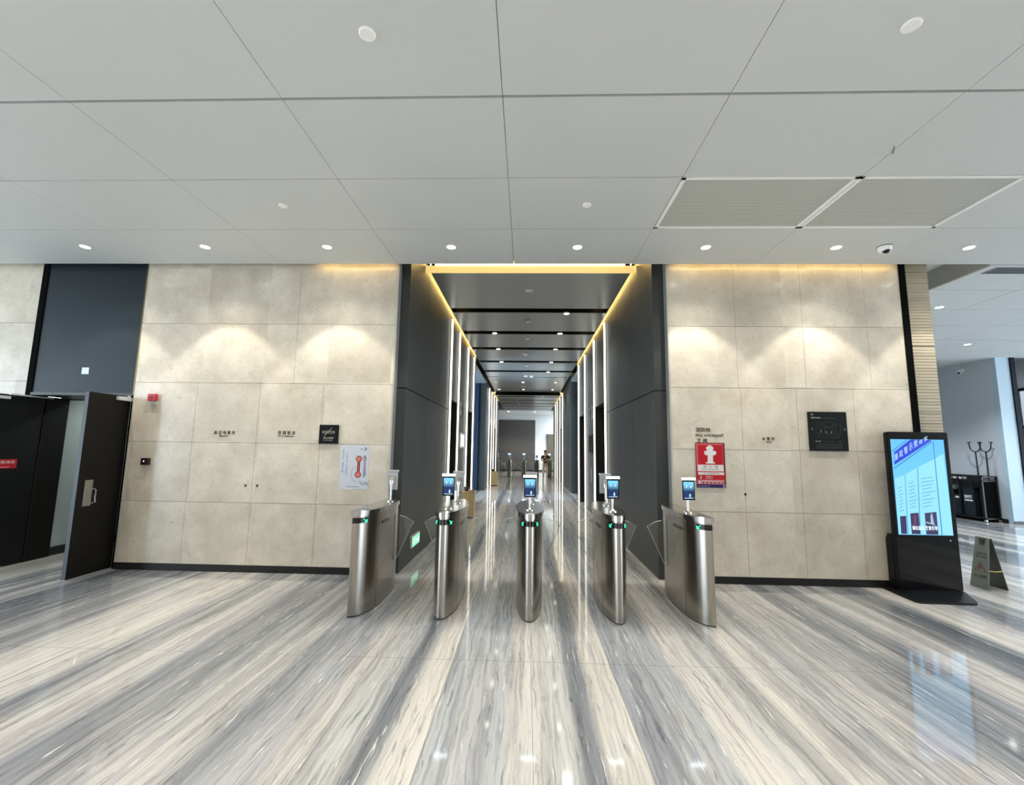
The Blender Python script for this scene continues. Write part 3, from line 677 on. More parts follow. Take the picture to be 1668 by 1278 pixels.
term_fig = mat('screen_highlight', (0, 0, 0, 1), .3, emit=(.55, .82, .95, 1), strength=0.8)
def terminal(root, x, y, facing):      # facing -1 = towards the viewer
    def T(m):    # all verts built facing -Y round (x, y); turn if needed
        if facing > 0: bmesh.ops.rotate(m.bm, verts=m.bm.verts[:], cent=(x, y, 0), matrix=Matrix.Rotation(math.pi, 3, 'Z'))
        for v in m.bm.verts: v.co += root.location
        return m
    m = MB().box(x - .063, x + .063, y - .012, y + .012, 1.125, 1.327)
    body = T(m).build('face_terminal', silver, root, bevel=.004)
    T(MB().lathe((x, y + .03, 0), [(.0005, .99), (.042, .99), (.042, 1.0), (.016, 1.018), (.012, 1.022), (.012, 1.20), (.0005, 1.20)], 24)).build('post', chrome, body, smooth=True)
    T(MB().cyl((x, y + .03, 1.20), (x, y + .03, 1.235), .018).box(x - .028, x + .028, y + .012, y + .032, 1.19, 1.28)).build('bracket', chrome, body)
    T(MB().box(x - .062, x + .062, y - .016, y - .012, 1.127, 1.325)).build('bezel', gloss_black, body)
    T(MB().box(x - .052, x + .052, y - .018, y - .016, 1.140, 1.310)).build('screen', term_screen, body)
    T(MB().sphere((x - .022, y - .018, 1.262), .009, (1, .2, 1.6), 10).sphere((x + .022, y - .018, 1.262), .009, (1, .2, 1.6), 10).sphere((x + .012, y - .018, 1.172), .009, (1, .2, 2.3), 10)
      .box(x - .046, x + .046, y - .0188, y - .018, 1.143, 1.149)).build('screen_figures', term_fig, body, smooth=True)
    T(MB().box(x - .070, x + .070, y - .020, y + .012, 1.329, 1.353)).build('light_housing', silver, body, bevel=.003)
    T(MB().box(x - .068, x + .068, y - .028, y - .020, 1.330, 1.352)).build('light_bar', led_bar, body, bevel=.003)
def turnstile(kind, x, y, label, front, rear, group):
    t = thing('turnstile_gate', label, 'turnstile', (x, y, 0), group)
    P0 = Vector((x, y, 0))
    def B(m, name, mt, parent=t, **kw):
        for v in m.bm.verts: v.co += P0
        return m.build(name, mt, parent, **kw)
    B(MB().prism(outline(kind, -0.006), 0.0, 0.02), 'plinth', black)
    body = B(MB().prism(outline(kind), 0.012, 0.945), 'cabinet', steel, smooth=True)
    B(MB().prism(outline(kind, 0.014), 0.945, 0.992), 'lid', lid_steel, smooth=True)
    ins = B(MB().prism([(p[0] * .93, p[1] * .985) for p in outline(kind, -0.002)], 0.992, 0.9935), 'lid_plate', lid_steel)
    sides = (-1, 1) if kind == 'C' else ((1,) if kind == 'L' else (-1,))
    cxm = 0.0 if kind == 'C' else side_x(kind, -.4, 1) * .5
    B(MB().lathe((cxm, -.47, 0), [(.0005, .9945), (.028, .9945), (.03, .9935), (.0005, .9935)], 24), 'scanner_window', gloss_black)
    for end in (-1, 1):
        for s in sides:
            B(ribbon(kind, s, end * .532, end * .6199, .874, .926, 0.0, .004), 'display_strip', gloss_black, body)
            B(arrow_at(kind, s, end * .556, .899, (1 if s > 0 else -1) * (-end)), 'arrow', green_led, body)
    for s in sides:
        w0 = side_x(kind, .2, s)
        for ya in (-.335, .385): B(ribbon(kind, s, ya, ya + .002, .02, .94, 0, .0007, 1), 'panel_seam', void, body)
        for ya, yb in ((-.28, -.19), (-.16, -.04)): B(ribbon(kind, s, ya, yb, .822, .852, 0, .0015, 4), 'sensor_window', gloss_black, body)
        B(ribbon(kind, s, -.325, -.312, .828, .842, 0, .0015, 1), 'sensor_window', gloss_black, body)
        B(ribbon(kind, s, .19, .205, .345, .86, 0, .001, 1), 'wing_slot', void, body)
        top = [(w0 - s * .02, .845), (w0 + s * .06, .842), (w0 + s * .13, .824), (w0 + s * .22, .775)]
        pts = top + [(w0 + s * .035, .362), (w0 - s * .018, .39)]
        pl = [(p[0], p[1]) for p in pts]
        wing = B(MB().slabpoly(pl, (0, .197, 0), (1, 0, 0), (0, 0, 1), (0, -1, 0), .008), 'glass_wing', wing_glass)
        B(MB().tube([(p[0], .193, p[1]) for p in pts[1:]], .0036, 6), 'wing_edge', wing_edge, wing)
    def term(xx, yy, f):
        m0 = P0
        terminal(t, xx, yy, f)
    off = {'C': 0, 'L': 0.12, 'R': -0.115}[kind]
    if front: term(off, -.32, -1)
    if rear: term(off + (0.02 if kind == 'C' else 0), .26, 1)
    return t
G = 'steel wing gates across the lift-lobby entrance'
turnstile('L', -1.70, 5.10, 'leftmost steel half-gate with flat outer side against the beige wall', False, True, G)
base = turnstile('C', -0.81, 5.10, 'steel wing gate between the leftmost half-gate and the centre gate', True, True, G)
c = copy_tree(base); c.location.x = 0.04; c['label'] = 'centre steel wing gate of five, seen exactly end on'
c = copy_tree(base); c.location.x = 0.895; c['label'] = 'steel wing gate between the centre gate and the rightmost half-gate'
turnstile('R', 1.78, 5.10, 'rightmost steel half-gate below the red fire hydrant sign', True, False, G)
for i, (x, lab) in enumerate(((-1.745, 'far small turnstile at the left wall beside the tan bin'), (-1.005, 'far small turnstile, second from the left'), (-.155, 'far small turnstile in front of the middle of the charcoal wall'),
                              (.60, 'far small turnstile at the right edge of the charcoal wall'), (1.335, 'far small turnstile behind the person in black'))):
    c = copy_tree(base); c.location = (x, 27.0, 0); c['label'] = lab; c['group'] = 'far turnstiles at the other end of the lift lobby'
for x, y, lab in ((6.85, 7.5, 'lit downlight nearest the ribbed pier in the side hall'), (9.75, 10.1, 'lit downlight before the grey wall of the side hall'), (9.0, 6.6, 'unseen fill downlight added in the side hall near its black slot vent'),
                  (8.3, 13.5, 'unseen fill downlight added deep in the side hall behind the ribbed pier'), (14.0, 8.5, 'unseen fill downlight added in the side hall before the tinted window')):
    t = make_downlight(x, y, H - .02, .055, lens_on, lab, 'lit downlights of the side hall'); spot(t, (x, y, H - .05), 270, 130, .5, (.86, .94, 1))  # the unseen ones are added to brighten the hall

# ------------------------------------------------------------------ left double doors
r9 = struct(bpy.data.objects.new('door_9', None)); COL.objects.link(r9); r9.location = (-6.1, 5.95, 0)
def closer(m, x0, x1, y0, y1, z0, z1): return m.box(x0, x1, y0, y1, z0, z1)
leaf = MB().box(-5.452, -5.404, 5.352, 5.945, 0.012, 2.25).build('door_leaf', door_m, r9, bevel=.002)
leaf['label'] = 'open dark bronze door leaf with pull handle'
MB().box(-5.452, -5.404, 5.35, 5.3515, 0.012, 2.25).build('edge_strip', mat('blue_grey_edge', srgb(40, 50, 60), .4), leaf)
MB().box(-5.404, -5.3995, 5.44, 5.545, 0.85, 1.165).build('handle_plate', mat('satin_nickel', (0.42, .40, .36, 1), .35, metal=1), leaf, bevel=.0015)
MB().tube([(-5.399, 5.545, 1.05), (-5.375, 5.55, 1.055), (-5.352, 5.548, 1.04), (-5.345, 5.535, 0.98), (-5.352, 5.548, 0.895), (-5.375, 5.55, 0.88), (-5.399, 5.545, 0.885)], .009, 10).build('pull_handle', chrome, leaf, smooth=True)
m = MB().box(-5.404, -5.36, 5.72, 5.93, 2.185, 2.235).box(-5.39, -5.375, 5.88, 5.91, 2.235, 2.262)
m.build('door_closer', silver, leaf, bevel=.006)
MB().box(-5.45, -5.41, 5.37, 5.93, 0.0, 0.014).build('brush_seal', silver, leaf)
leaf = MB().box(-6.868, -6.822, 5.48, 6.13, 0.012, 2.24).build('door_leaf', door_black, r9, bevel=.002)
leaf['label'] = 'open black door leaf with red notice'
MB().box(-6.822, -6.812, 6.134, 6.140, 0.02, 2.0).build('hinge_strip', mat('dull_hinge_steel', srgb(60, 58, 54), .4, metal=.5), leaf)
MB().box(-6.822, -6.79, 5.46, 5.68, 2.175, 2.215).build('door_closer', silver, leaf, bevel=.005)
MB().box(-6.80, -6.775, 5.66, 6.2, 2.262 - .03, 2.262 - .012).build('closer_arm', silver, leaf)
MB().box(-5.85, -5.46, D + .03, D + .055, 2.235, 2.262).build('closer_rail', silver, r9)
MB().box(-6.822, -6.8195, 5.40 + .09, 5.885, 1.272, 1.392).build('notice_plate', red_sign, leaf)
SL_ = ((0, 1, 0), (0, 0, 1), (1, 0, 0))
text('notice_text', '应急疏散通道', sign_white, (-6.8195, 5.53, 1.335), .33, .038, SL_, leaf, .001)
MB().box(-6.8195, -6.8185, 5.53, 5.80, 1.287, 1.292).build('notice_line', sign_white, leaf)
o = MB().box(-6.129, -6.03, D + .008, D + .012, 2.556, 2.648).build('sticker', mat('pale_blue_sticker', srgb(196, 214, 222), .5), origin=(-6.08, D + .012, 2.556)); tag(o, 'small pale square sticker on the slate transom panel', 'sticker')

# ------------------------------------------------------------------ wall fittings, left
YW = D - 0.0005
def at_wall(x, z): return (x, D, z)
t = thing('fire_alarm', 'small red fire alarm box high on the left stone wall', 'alarm', at_wall(-5.045, 2.19))
MB().box(-5.09, -5.005, D - .015, D, 2.15, 2.20).build('back_box', silver, t)
MB().box(-5.103, -4.993, D - .055, D - .012, 2.194, 2.286).build('housing', red_pl, t, bevel=.006)
MB().box(-5.08, -5.016, D - .0565, D - .055, 2.226, 2.256).build('call_button', mat('dark_red', srgb(120, 14, 26), .4), t)
t = thing('wall_sensor', 'small black square wall sensor with a pale light, below the red alarm', 'sensor', at_wall(-5.055, 1.34))
MB().box(-5.106, -5.004, D - .045, D, 1.34, 1.43).build('housing', mat('black_red_plastic', srgb(36, 8, 14), .25), t, bevel=.005)
MB().sphere((-5.062, D - .046, 1.39), .008, (1, .4, 1), 10).build('indicator', mat('pale_indicator', (1, 1, 1, 1), .3, emit=(1, .85, .85, 1), strength=1.5), t)
for x, lab in ((-3.687, 'left one of the paired round keyholes in the left stone wall'), (-3.531, 'right one of the paired round keyholes in the left stone wall'), (2.773, 'single round keyhole in the right stone wall')):
    t = thing('keyhole', lab, 'lock', at_wall(x, 1.093), 'round keyholes in the stone walls')
    MB().cyl((x, D - .003, 1.093), (x, D, 1.093), .019).build('escutcheon', mat('brass_ring', srgb(150, 132, 96), .35, metal=.7) if 'brass_ring' not in bpy.data.materials else bpy.data.materials['brass_ring'], t)
    MB().cyl((x, D - .005, 1.096), (x, D - .003, 1.096), .009).box(x - .004, x + .004, D - .005, D - .003, 1.078, 1.095).build('key_slot', void, t)
def lettering(label, lines, cat='lettering', m=dark_text):
    x0 = min(l[1] for l in lines); z0 = min(l[2] for l in lines)
    t = thing('wall_lettering', label, cat, at_wall(x0, z0), 'bronze lettering on the stone walls')
    for s, x, z, wd, hh in lines: text('lettering', s, m, (x, D, z), wd, hh, FRONT, t, .004, bold=.004)
    return t
lettering('bronze lettering of five characters, leftmost on the stone wall', [('高 压 电 缆 井', -4.178, 1.757, .286, .05), ('Electric', -4.10, 1.728, .115, .022)])
lettering('bronze lettering of four characters between the keyholes and the no-smoking plate', [('空 调 管 井', -3.308, 1.764, .232, .052), ('Air Conditioning', -3.303, 1.734, .21, .02)])
lettering('bronze lettering of three characters over a tiny word, right of the hydrant sign', [('水 管 井', 3.018, 1.775, .158, .045), ('Water', 3.065, 1.747, .075, .018)])
lettering('bronze lettering FIRE HYDRANT in three lines over the red sign', [('消防栓', 2.182, 1.872, .19, .06), ('FIRE HYDRANT', 2.178, 1.812, .356, .036), ('卫 阀', 2.186, 1.736, .135, .055)])
t = thing('no_smoking_sign', 'black square no-smoking plate on the left stone wall', 'sign', at_wall(-2.615, 1.655))
MB().box(-2.742, -2.488, D - .022, D - .004, 1.655, 1.902).build('plate', sign_black, t)
pale = mat('pale_gold_print', srgb(196, 190, 168), .4)
f = (-2.742, D - .022, 1.655)
def rect_ring(m, x0, x1, z0, z1, tk, y):
    return m.box(x0, x1, y - .0012, y, z0, z0 + tk).box(x0, x1, y - .0012, y, z1 - tk, z1).box(x0, x0 + tk, y - .0012, y, z0, z1).box(x1 - tk, x1, y - .0012, y, z0, z1)
rect_ring(MB(), -2.70, -2.535, 1.792, 1.820, .006, D - .022).build('cigarette_symbol', pale, t)
MB().slabpoly([(-2.675, 1.756), (-2.668, 1.756), (-2.572, 1.862), (-2.579, 1.862)], (0, D - .0235, 0), (1, 0, 0), (0, 0, 1), (0, -1, 0), .001).build('slash', pale, t)
text('lettering', '禁止吸烟', pale, (-2.682, D - .022, 1.716), .13, .026, FRONT, t, .001)
text('lettering', 'No Smoking', pale, (-2.675, D - .022, 1.69), .115, .016, FRONT, t, .001)

# anti-fraud poster with telephone
def poly_on(m, pts, y, d=.0008): return m.slabpoly(pts, (0, y, 0), (1, 0, 0), (0, 0, 1), (0, -1, 0), d)
def circ(cx, cz, r, n=28, sx=1.0, sz=1.0): return [(cx + r * sx * math.cos(2 * math.pi * k / n), cz + r * sz * math.sin(2 * math.pi * k / n)) for k in range(n)]
def PX(px, py):  # place on the sheet
    tt = (py - 262) / 765; return (-2.452 + (px - (165 - 55 * tt)) / 505 * .39, 1.645 - tt * .575)
t = thing('poster', 'pale paper poster with a coral telephone receiver behind the leftmost gate', 'poster', at_wall(-2.26, 1.07))
MB().box(-2.452, -2.062, D - .0022, D - .0006, 1.07, 1.645).build('sheet', paper, t)
y = D - .0023
poly_on(MB(), [PX(*p) for p in ((555, 445), (600, 450), (612, 500), (590, 560), (585, 700), (592, 760), (570, 815), (530, 815), (548, 700), (560, 560), (545, 480))], y).build('receiver_drawing', mauve, t)
for c_ in ((475, 505), (452, 777)):
    q = PX(*c_); poly_on(MB(), circ(q[0], q[1], .040), y - .0009).build('receiver_rim', maroon, t); poly_on(MB(), circ(q[0], q[1], .030), y - .0018).build('receiver_pad', coral, t)
a, b2 = PX(475, 545), PX(458, 735)
poly_on(MB(), [(b2[0] - .018, b2[1]), (b2[0] + .018, b2[1]), (a[0] + .018, a[1]), (a[0] - .018, a[1])], y - .0008).build('receiver_handle', maroon, t)
poly_on(MB(), [(b2[0] - .005, b2[1]), (b2[0] + .004, b2[1]), (a[0] + .004, a[1]), (a[0] - .005, a[1])], y - .0017).build('receiver_highlight', coral, t)
ring = [PX(435 + 95 * math.cos(th), 770 + 135 * math.sin(th)) for th in [math.radians(d) for d in range(95, 290, 12)]]
MB().tube([(p[0], y - .001, p[1]) for p in ring], .0016, 6).build('cord_drawing', mauve, t)
MB().tube([(PX(*p)[0], y - .001, PX(*p)[1]) for p in ((470, 880), (500, 940), (540, 950), (575, 925), (590, 945), (630, 935), (600, 915), (520, 900))], .0022, 6).build('cord_drawing', navy_cab, t)
def vtext(s, x, ztop, size, m, yy):
    for i, ch in enumerate(s):
        if ch != ' ': text('lettering', ch, m, (x, yy, ztop - i * size * 1.28), size, size, FRONT, t, .0006)
q = PX(200, 330); vtext('全民反诈 警惕防骗', q[0], q[1] - .03, .027, blue_text, y)
q = PX(262, 395); vtext('不听不信 不转账款', q[0], q[1] - .03, .025, blue_text, y)
q = PX(585, 330); poly_on(MB(), circ(q[0], q[1], .021), y).build('round_emblem', navy_cab, t); poly_on(MB(), circ(q[0] - .007, q[1] + .002, .016), y - .0008).build('emblem_centre', paper, t)
q = PX(500, 332); MB().box(q[0], q[0] + .05, y - .0006, y, q[1], q[1] + .006).build('printed_line', blue_text, t)
q = PX(250, 990); MB().box(q[0], q[0] + .17, y - .0006, y, q[1], q[1] + .008).build('printed_line', blue_text, t)
q = PX(225, 1035); MB().box(q[0], q[0] + .09, y - .0006, y, 1.066, 1.076).build('paper_tab', white_pl, t)

# ------------------------------------------------------------------ wall fittings, right
t = thing('fire_hydrant_sign', 'red fire hydrant notice board with a white hydrant symbol', 'sign', at_wall(2.35, 1.168))
def HX(px, py):
    tt = (py - 405) / 712; return (2.166 + (px - (120 + 35 * tt)) / 460 * .37, 1.735 - tt * .567)
MB().box(2.166, 2.536, D - .012, D - .003, 1.168, 1.735).build('board', mat('dark_red_edge', srgb(112, 20, 36), .3), t, bevel=.003)
y = D - .0121
def hbox(name, p0, p1, m, lift=0):
    a, c_ = HX(*p0), HX(p1[0], p1[1]); a2 = HX(p0[0], p0[1])
    w0 = HX(p0[0], (p0[1] + p1[1]) / 2)[0]; w1 = HX(p1[0], (p0[1] + p1[1]) / 2)[0]
    return MB().box(w0, w1, y - .0008 - lift, y - lift, c_[1], a[1]).build(name, m, t)
hbox('red_ground', (145, 418), (568, 1062), mat('sign_border_pink', srgb(206, 96, 104), .3)); hbox('red_field', (164, 440), (553, 748), red_sign, .0009)
hyd = [(290, 735), (290, 715), (318, 712), (318, 605), (275, 600), (258, 555), (275, 530), (300, 535), (305, 515), (288, 500), (290, 478), (320, 455), (345, 440), (375, 455), (405, 478), (405, 500), (395, 515), (400, 535), (425, 530), (455, 560), (440, 598), (400, 605), (402, 712), (430, 715), (432, 738)]
poly_on(MB(), [HX(*p) for p in hyd][::-1], y - .0018).build('hydrant_symbol', sign_white, t)
hbox('white_band', (165, 757), (570, 856), sign_white, .0009)
a = HX(245, 803); text('lettering', '消  火  栓', void, (a[0], y - .0018, a[1]), .19, .024, FRONT, t, .0006)
a = HX(240, 842); text('lettering', 'Fire Hydrant', maroon, (a[0], y - .0018, a[1]), .205, .022, FRONT, t, .0006)
hbox('red_band', (150, 862), (588, 990), red_sign, .0009)
hbox('white_band', (172, 872), (576, 914), sign_white, .0018)
a = HX(245, 897); text('lettering', '发现火灾请立即使用消火栓', maroon, (a[0], y - .0028, a[1]), .2, .013, FRONT, t, .0006)
a = HX(195, 975); text('lettering', '☎', sign_white, (a[0], y - .0018, a[1]), .035, .036, FRONT, t, .0006)
a = HX(290, 950); text('lettering', '火警电话 119', sign_white, (a[0], y - .0018, a[1]), .09, .016, FRONT, t, .0006)
a = HX(290, 975); text('lettering', '物业值班电话', sign_white, (a[0], y - .0018, a[1]), .09, .013, FRONT, t, .0006)
for i in range(6):
    hbox('step_picture', (232 + i * 59, 1002), (282 + i * 59, 1052), mat('pale_pink_print', srgb(216, 176, 178), .4) if not i else bpy.data.materials['pale_pink_print'], .0009)
    hbox('step_mark', (243 + i * 59, 1022), (270 + i * 59, 1048), maroon, .0018)
poly_on(MB(), [HX(*p) for p in ((175, 1050), (190, 1025), (183, 1008), (198, 1000), (210, 1012), (204, 1026), (222, 1050))][::-1], y - .0012).build('person_symbol', sign_white, t)
hbox('navy_band', (155, 1068), (560, 1116), navy, .0009); hbox('corner_square', (560, 1068), (600, 1112), mat('lavender_print', srgb(150, 120, 170), .4), .0012)
a = HX(170, 1098); text('lettering', '定期检查 保持完好有效', sign_white, (a[0], y - .0018, a[1]), .15, .008, FRONT, t, .0005)

t = thing('evacuation_plan', 'large black square evacuation plan board on the right stone wall', 'sign', at_wall(3.84, 1.65))
MB().box(3.604, 4.081, D - .024, D - .004, 1.654, 2.149).build('plate', sign_black, t)
y = D - .024
def ex(px, py): tt = (py - 275) / 790; return (3.604 + (px - (310 + 68 * tt)) / 788 * .477, 2.149 - tt * .495)
a = ex(368, 355); text('lettering', 'W', pale, (a[0], y, a[1]), .032, .025, FRONT, t, .0006)
a = ex(372, 412); text('lettering', '疏散示意图', pale, (a[0], y, a[1]), .115, .02, FRONT, t, .0006)
a = ex(570, 412); text('lettering', 'EVACUATION ROUTE PLAN', grey_text, (a[0], y, a[1]), .19, .012, FRONT, t, .0006)
for (p0, p1) in (((500, 490), (600, 560)), ((640, 480), (840, 580)), ((660, 600), (830, 700)), ((470, 610), (590, 700)), ((880, 520), (1000, 720)), ((520, 740), (960, 800))):
    a, c_ = ex(*p0), ex(*p1); rect_ring(MB(), a[0], c_[0], c_[1], a[1], .0022, y).build('plan_outline', grey_text, t)
for p in ((400, 625), (590, 670), (690, 690), (800, 690), (1080, 630)):
    a = ex(*p); MB().box(a[0] - .006, a[0] + .006, y - .001, y, a[1] - .014, a[1] + .014).build('plan_mark', mat('sage_print', srgb(110, 124, 112), .4) if 'sage_print' not in bpy.data.materials else bpy.data.materials['sage_print'], t)
for i, (px_, wd) in enumerate(((480, .065), (625, .055), (765, .055), (940, .05))):
    a = ex(px_, 885); text('lettering', ('图例说明', '灭火器', '消火栓', '安全出口')[i], pale if i == 0 else grey_text, (a[0], y, a[1]), wd, .013, FRONT, t, .0005)
for py in (930, 960, 990, 1012):
    a = ex(490, py); MB().box(a[0], a[0] + .33, y - .0008, y, a[1], a[1] + .003).build('printed_line', grey_text, t)

# exit sign low on the left wall of the lift lobby
t = thing('exit_sign', 'small green running-man exit sign low on the left lift-lobby wall', 'sign', (CL, 6.82, .19))
MB().box(CL, CL + .03, 6.58, 7.06, .19, .355).build('housing', silver, t, bevel=.003)
MB().box(CL + .03, CL + .032, 6.60, 7.04, .205, .34).build('green_face', green_sign, t)
fr = ((0, 1, 0), (0, 0, 1), (1, 0, 0))
run = [(.0, .0), (.02, .0), (.035, .03), (.05, .012), (.075, .012), (.075, .022), (.055, .024), (.045, .05), (.06, .06), (.078, .055), (.08, .065), (.055, .075), (.035, .078), (.02, .06), (.03, .054), (.035, .06), (.026, .035)]
MB().slabpoly([(p[0] + .05, p[1] + .02) for p in run], (CL + .032, 6.62, .205), (0, 1, 0), (0, 0, 1), (1, 0, 0), .001).build('running_figure', exit_pale, t)
MB().slabpoly(circ(.105, .108, .011, 12), (CL + .032, 6.62, .205), (0, 1, 0), (0, 0, 1), (1, 0, 0), .001).build('figure_head', exit_pale, t)
MB().slabpoly([(.19, .06), (.225, .095), (.225, .073), (.30, .073), (.30, .047), (.225, .047), (.225, .025)], (CL + .032, 6.62, .205), (0, 1, 0), (0, 0, 1), (1, 0, 0), .001).build('direction_arrow', exit_pale, t)
text('lettering', 'EXIT', exit_pale, (CL + .032, 6.95, .24), .075, .04, fr, t, .001)

# lift-lobby wall furniture
for s, (pl, scr, whitep) in ((-1, (((11.05, 2.42), (11.55, 2.42)), (11.0, 11.75, 1.62, 2.0), True)), (1, (((11.72, 2.42), (12.2, 2.42)), (11.62, 12.3, 1.54, 2.03), False))):
    X = CL if s < 0 else CR; d = -s
    side = 'left' if s < 0 else 'right'
    for i, (yy, zz) in enumerate(pl):
        a_, c_ = sorted((X, X + d * .02))
        t = thing('floor_indicator', '%s slim steel floor indicator above the call display on the %s wall' % (('nearer', 'farther')[i], side), 'floor indicator', (X, yy, zz), 'lift floor indicators')
        MB().box(a_, c_, yy - .08, yy + .08, zz, zz + .34).build('plate', mat('mid_steel', (.45, .44, .42, 1), .35, metal=1) if 'mid_steel' not in bpy.data.materials else bpy.data.materials['mid_steel'], t)
        a_, c_ = sorted((X + d * .02, X + d * .022)); MB().box(a_, c_, yy - .05, yy + .05, zz + .1, zz + .26).build('display', gloss_black, t)
    a_, c_ = sorted((X, X + d * .03)); y0, y1, z0, z1 = scr
    t = thing('notice_frame' if whitep else 'call_display', 'white framed notice between the second and third light strips, left wall' if whitep else 'black call display between the second and third light strips, right wall', 'display', (X, (y0 + y1) / 2, z0))
    MB().box(a_, c_, y0, y1, z0, z1).build('frame', silver if whitep else black, t)
    a_, c_ = sorted((X + d * .03, X + d * .032)); MB().box(a_, c_, y0 + .05, y1 - .05, z0 + .04, z1 - .04).build('face', mat('lit_notice', (.8, .85, .85, 1), .4, emit=(.75, .85, .85, 1), strength=.5) if whitep else gloss_black, t)
o = MB().box(CR - .012, CR, 15.02, 15.10, 1.30, 1.40).build('wall_switch', white_pl, origin=(CR, 15.06, 1.3)); tag(o, 'small white switch on the right wall end before the navy panel', 'switch')
o = MB().box(CR - .012, CR, 11.93, 11.97, .78, 1.16).build('call_button_strip', silver, origin=(CR, 11.95, .78)); tag(o, 'slim pale vertical button strip under the black call display', 'button panel')

# waste bins
def bin_(x, y, label):
    t = thing('waste_bin', label, 'bin', (x, y, 0), 'tan waste bins of the lift lobby')
    MB().box(x - .14, x + .14, y - .14, y + .14, .03, .60).build('body', tan, t, bevel=.006); MB().box(x - .13, x + .13, y - .13, y + .13, 0, .03).build('foot', black, t)
    MB().box(x - .145, x + .145, y - .145, y + .145, .60, .62).build('rim', gold, t, bevel=.003)
    MB().lathe((x + .03, y, .62), [(.0005, .03), (.07, .03), (.085, .0), (.0005, .0)], 20).build('ashtray', gold, t, smooth=True)
    MB().box(x - .11, x - .01, y - .05, y + .05, .62, .72).build('lid_flap', gloss_black, t, bevel=.01)
bin_(-1.36, 10.9, 'tan waste bin with gold rim seen just behind the second gate'); bin_(-1.42, 20.3, 'tan waste bin with black flap at the far left strips, near the far turnstiles')

# ------------------------------------------------------------------ advertising kiosk
t = thing('display_kiosk', 'tall black upright kiosk with a bright blue screen beside the ribbed pier', 'display kiosk', (4.82, 5.76, 0))
MB().prism([(4.352, 5.885), (4.31, 5.37), (4.345, 5.33), (4.93, 5.32), (4.968, 5.35), (5.20, 5.76), (5.20, 5.885)], 0, .022).build('base_plate', kiosk_black, t, bevel=.004)
def rrect(x0, x1, z0, z1, r, n=6):
    P = []
    for cx, cz, a0 in ((x1 - r, z1 - r, 0), (x0 + r, z1 - r, 90), (x0 + r, z0 + r, 180), (x1 - r, z0 + r, 270)):
        for k in range(n + 1): a = math.radians(a0 + 90 * k / n); P.append((cx + r * math.cos(a), cz + r * math.sin(a)))
    return P
body = MB().slabpoly(rrect(4.452, 5.185, .022, 1.90, .025), (0, 5.80, 0), (1, 0, 0), (0, 0, 1), (0, -1, 0), .05).build('housing', kiosk_black, t)
MB().slabpoly([(5.80, .022), (5.895, .022), (5.895, .60), (5.86, .66), (5.80, .66)], (4.447, 0, 0), (0, 1, 0), (0, 0, 1), (1, 0, 0), .745).build('lower_cabinet', kiosk_black, t)
MB().slabpoly(rrect(4.458, 5.179, .03, 1.894, .022), (0, 5.75, 0), (1, 0, 0), (0, 0, 1), (0, -1, 0), .004).build('front_glass', gloss_black, t)
MB().cyl((5.09, 5.7455, .605), (5.09, 5.743, .605), .005).build('indicator', mat('dim_indicator', (1, 1, 1, 1), .3, emit=(.8, .9, 1, 1), strength=.5), t)
YK = 5.745
kscr = screen_mat('kiosk_screen', srgb(96, 178, 232), srgb(110, 200, 248), .665, 1.808, 1.0)
scr = MB().box(4.49, 5.128, YK - .0015, YK, .665, 1.808).build('screen', kscr, t)
def em(name, c, st=1.0): return mat(name, (0, 0, 0, 1), .3, emit=srgb(*c), strength=st)
ban, ban_t, ltop, ptx, dkl, pic, pic2 = em('banner_blue', (22, 52, 196)), em('banner_text', (176, 214, 250)), em('screen_pale', (134, 206, 250)), em('screen_text', (82, 140, 180)), em('screen_line', (48, 120, 176)), em('picture_dark', (44, 38, 78)), em('caption_white', (226, 240, 252))
def KS(px, py):
    tt = (py - 100) / 1000; return (4.49 + (px - (125 + 97 * tt)) / (547 + 15 * tt) * .638, 1.808 - 1.143 * tt)
def kp(name, pts, m, lift=1):
    q = [KS(*p) for p in pts]; a = sum(q[i][0] * q[(i + 1) % len(q)][1] - q[(i + 1) % len(q)][0] * q[i][1] for i in range(len(q)))
    if a < 0: q = q[::-1]
    return poly_on(MB(), q, YK - .0015 - .0008 * (lift - 1), .0008).build(name, m, scr)
kp('pale_wall', [(176, 520), (285, 475), (405, 400), (560, 318), (672, 250), (784, 1098), (222, 1094)], ltop)
kp('eave_line', [(168, 405), (545, 118), (556, 124), (170, 417)], dkl, 2); kp('eave_line', [(145, 225), (290, 104), (302, 104), (147, 236)], dkl, 2)
kp('column_line', [(560, 112), (568, 108), (672, 1096), (662, 1096)], dkl, 2)
kp('column_line', [(278, 478), (284, 478), (322, 1094), (314, 1094)], ptx, 2); kp('column_line', [(405, 400), (413, 396), (450, 1094), (440, 1094)], ptx, 2)
bpts = [(165, 240), (170, 375), (545, 112), (540, 102), (330, 102)]
kp('banner', bpts, ban, 2)
for i, ch in enumerate('廉政警示教育宣'):
    px_, py_ = 172 + i * 50, 338 - i * 36
    if i >= 5: py_ += 2
    q = KS(px_, py_); text('lettering', ch, ban_t, (q[0], YK - .003, q[1]), .046, (.085 if i < 5 else .05), ((1, 0, .62), (0, 0, 1), (0, -1, 0)), scr, .0006)
for c0, c1, ys_ in ((205, 262, range(612, 870, 34)), (316, 408, range(560, 840, 36)), (450, 585, range(505, 830, 37))):
    for yy in ys_:
        sh = (yy - 560) * .08; jit = random.uniform(.6, 1)
        kp('text_line', [(c0 + sh, yy + 10), (c0 + sh + (c1 - c0) * jit, yy - 12), (c0 + sh + (c1 - c0) * jit, yy - 5), (c0 + sh, yy + 17)], ptx, 2)
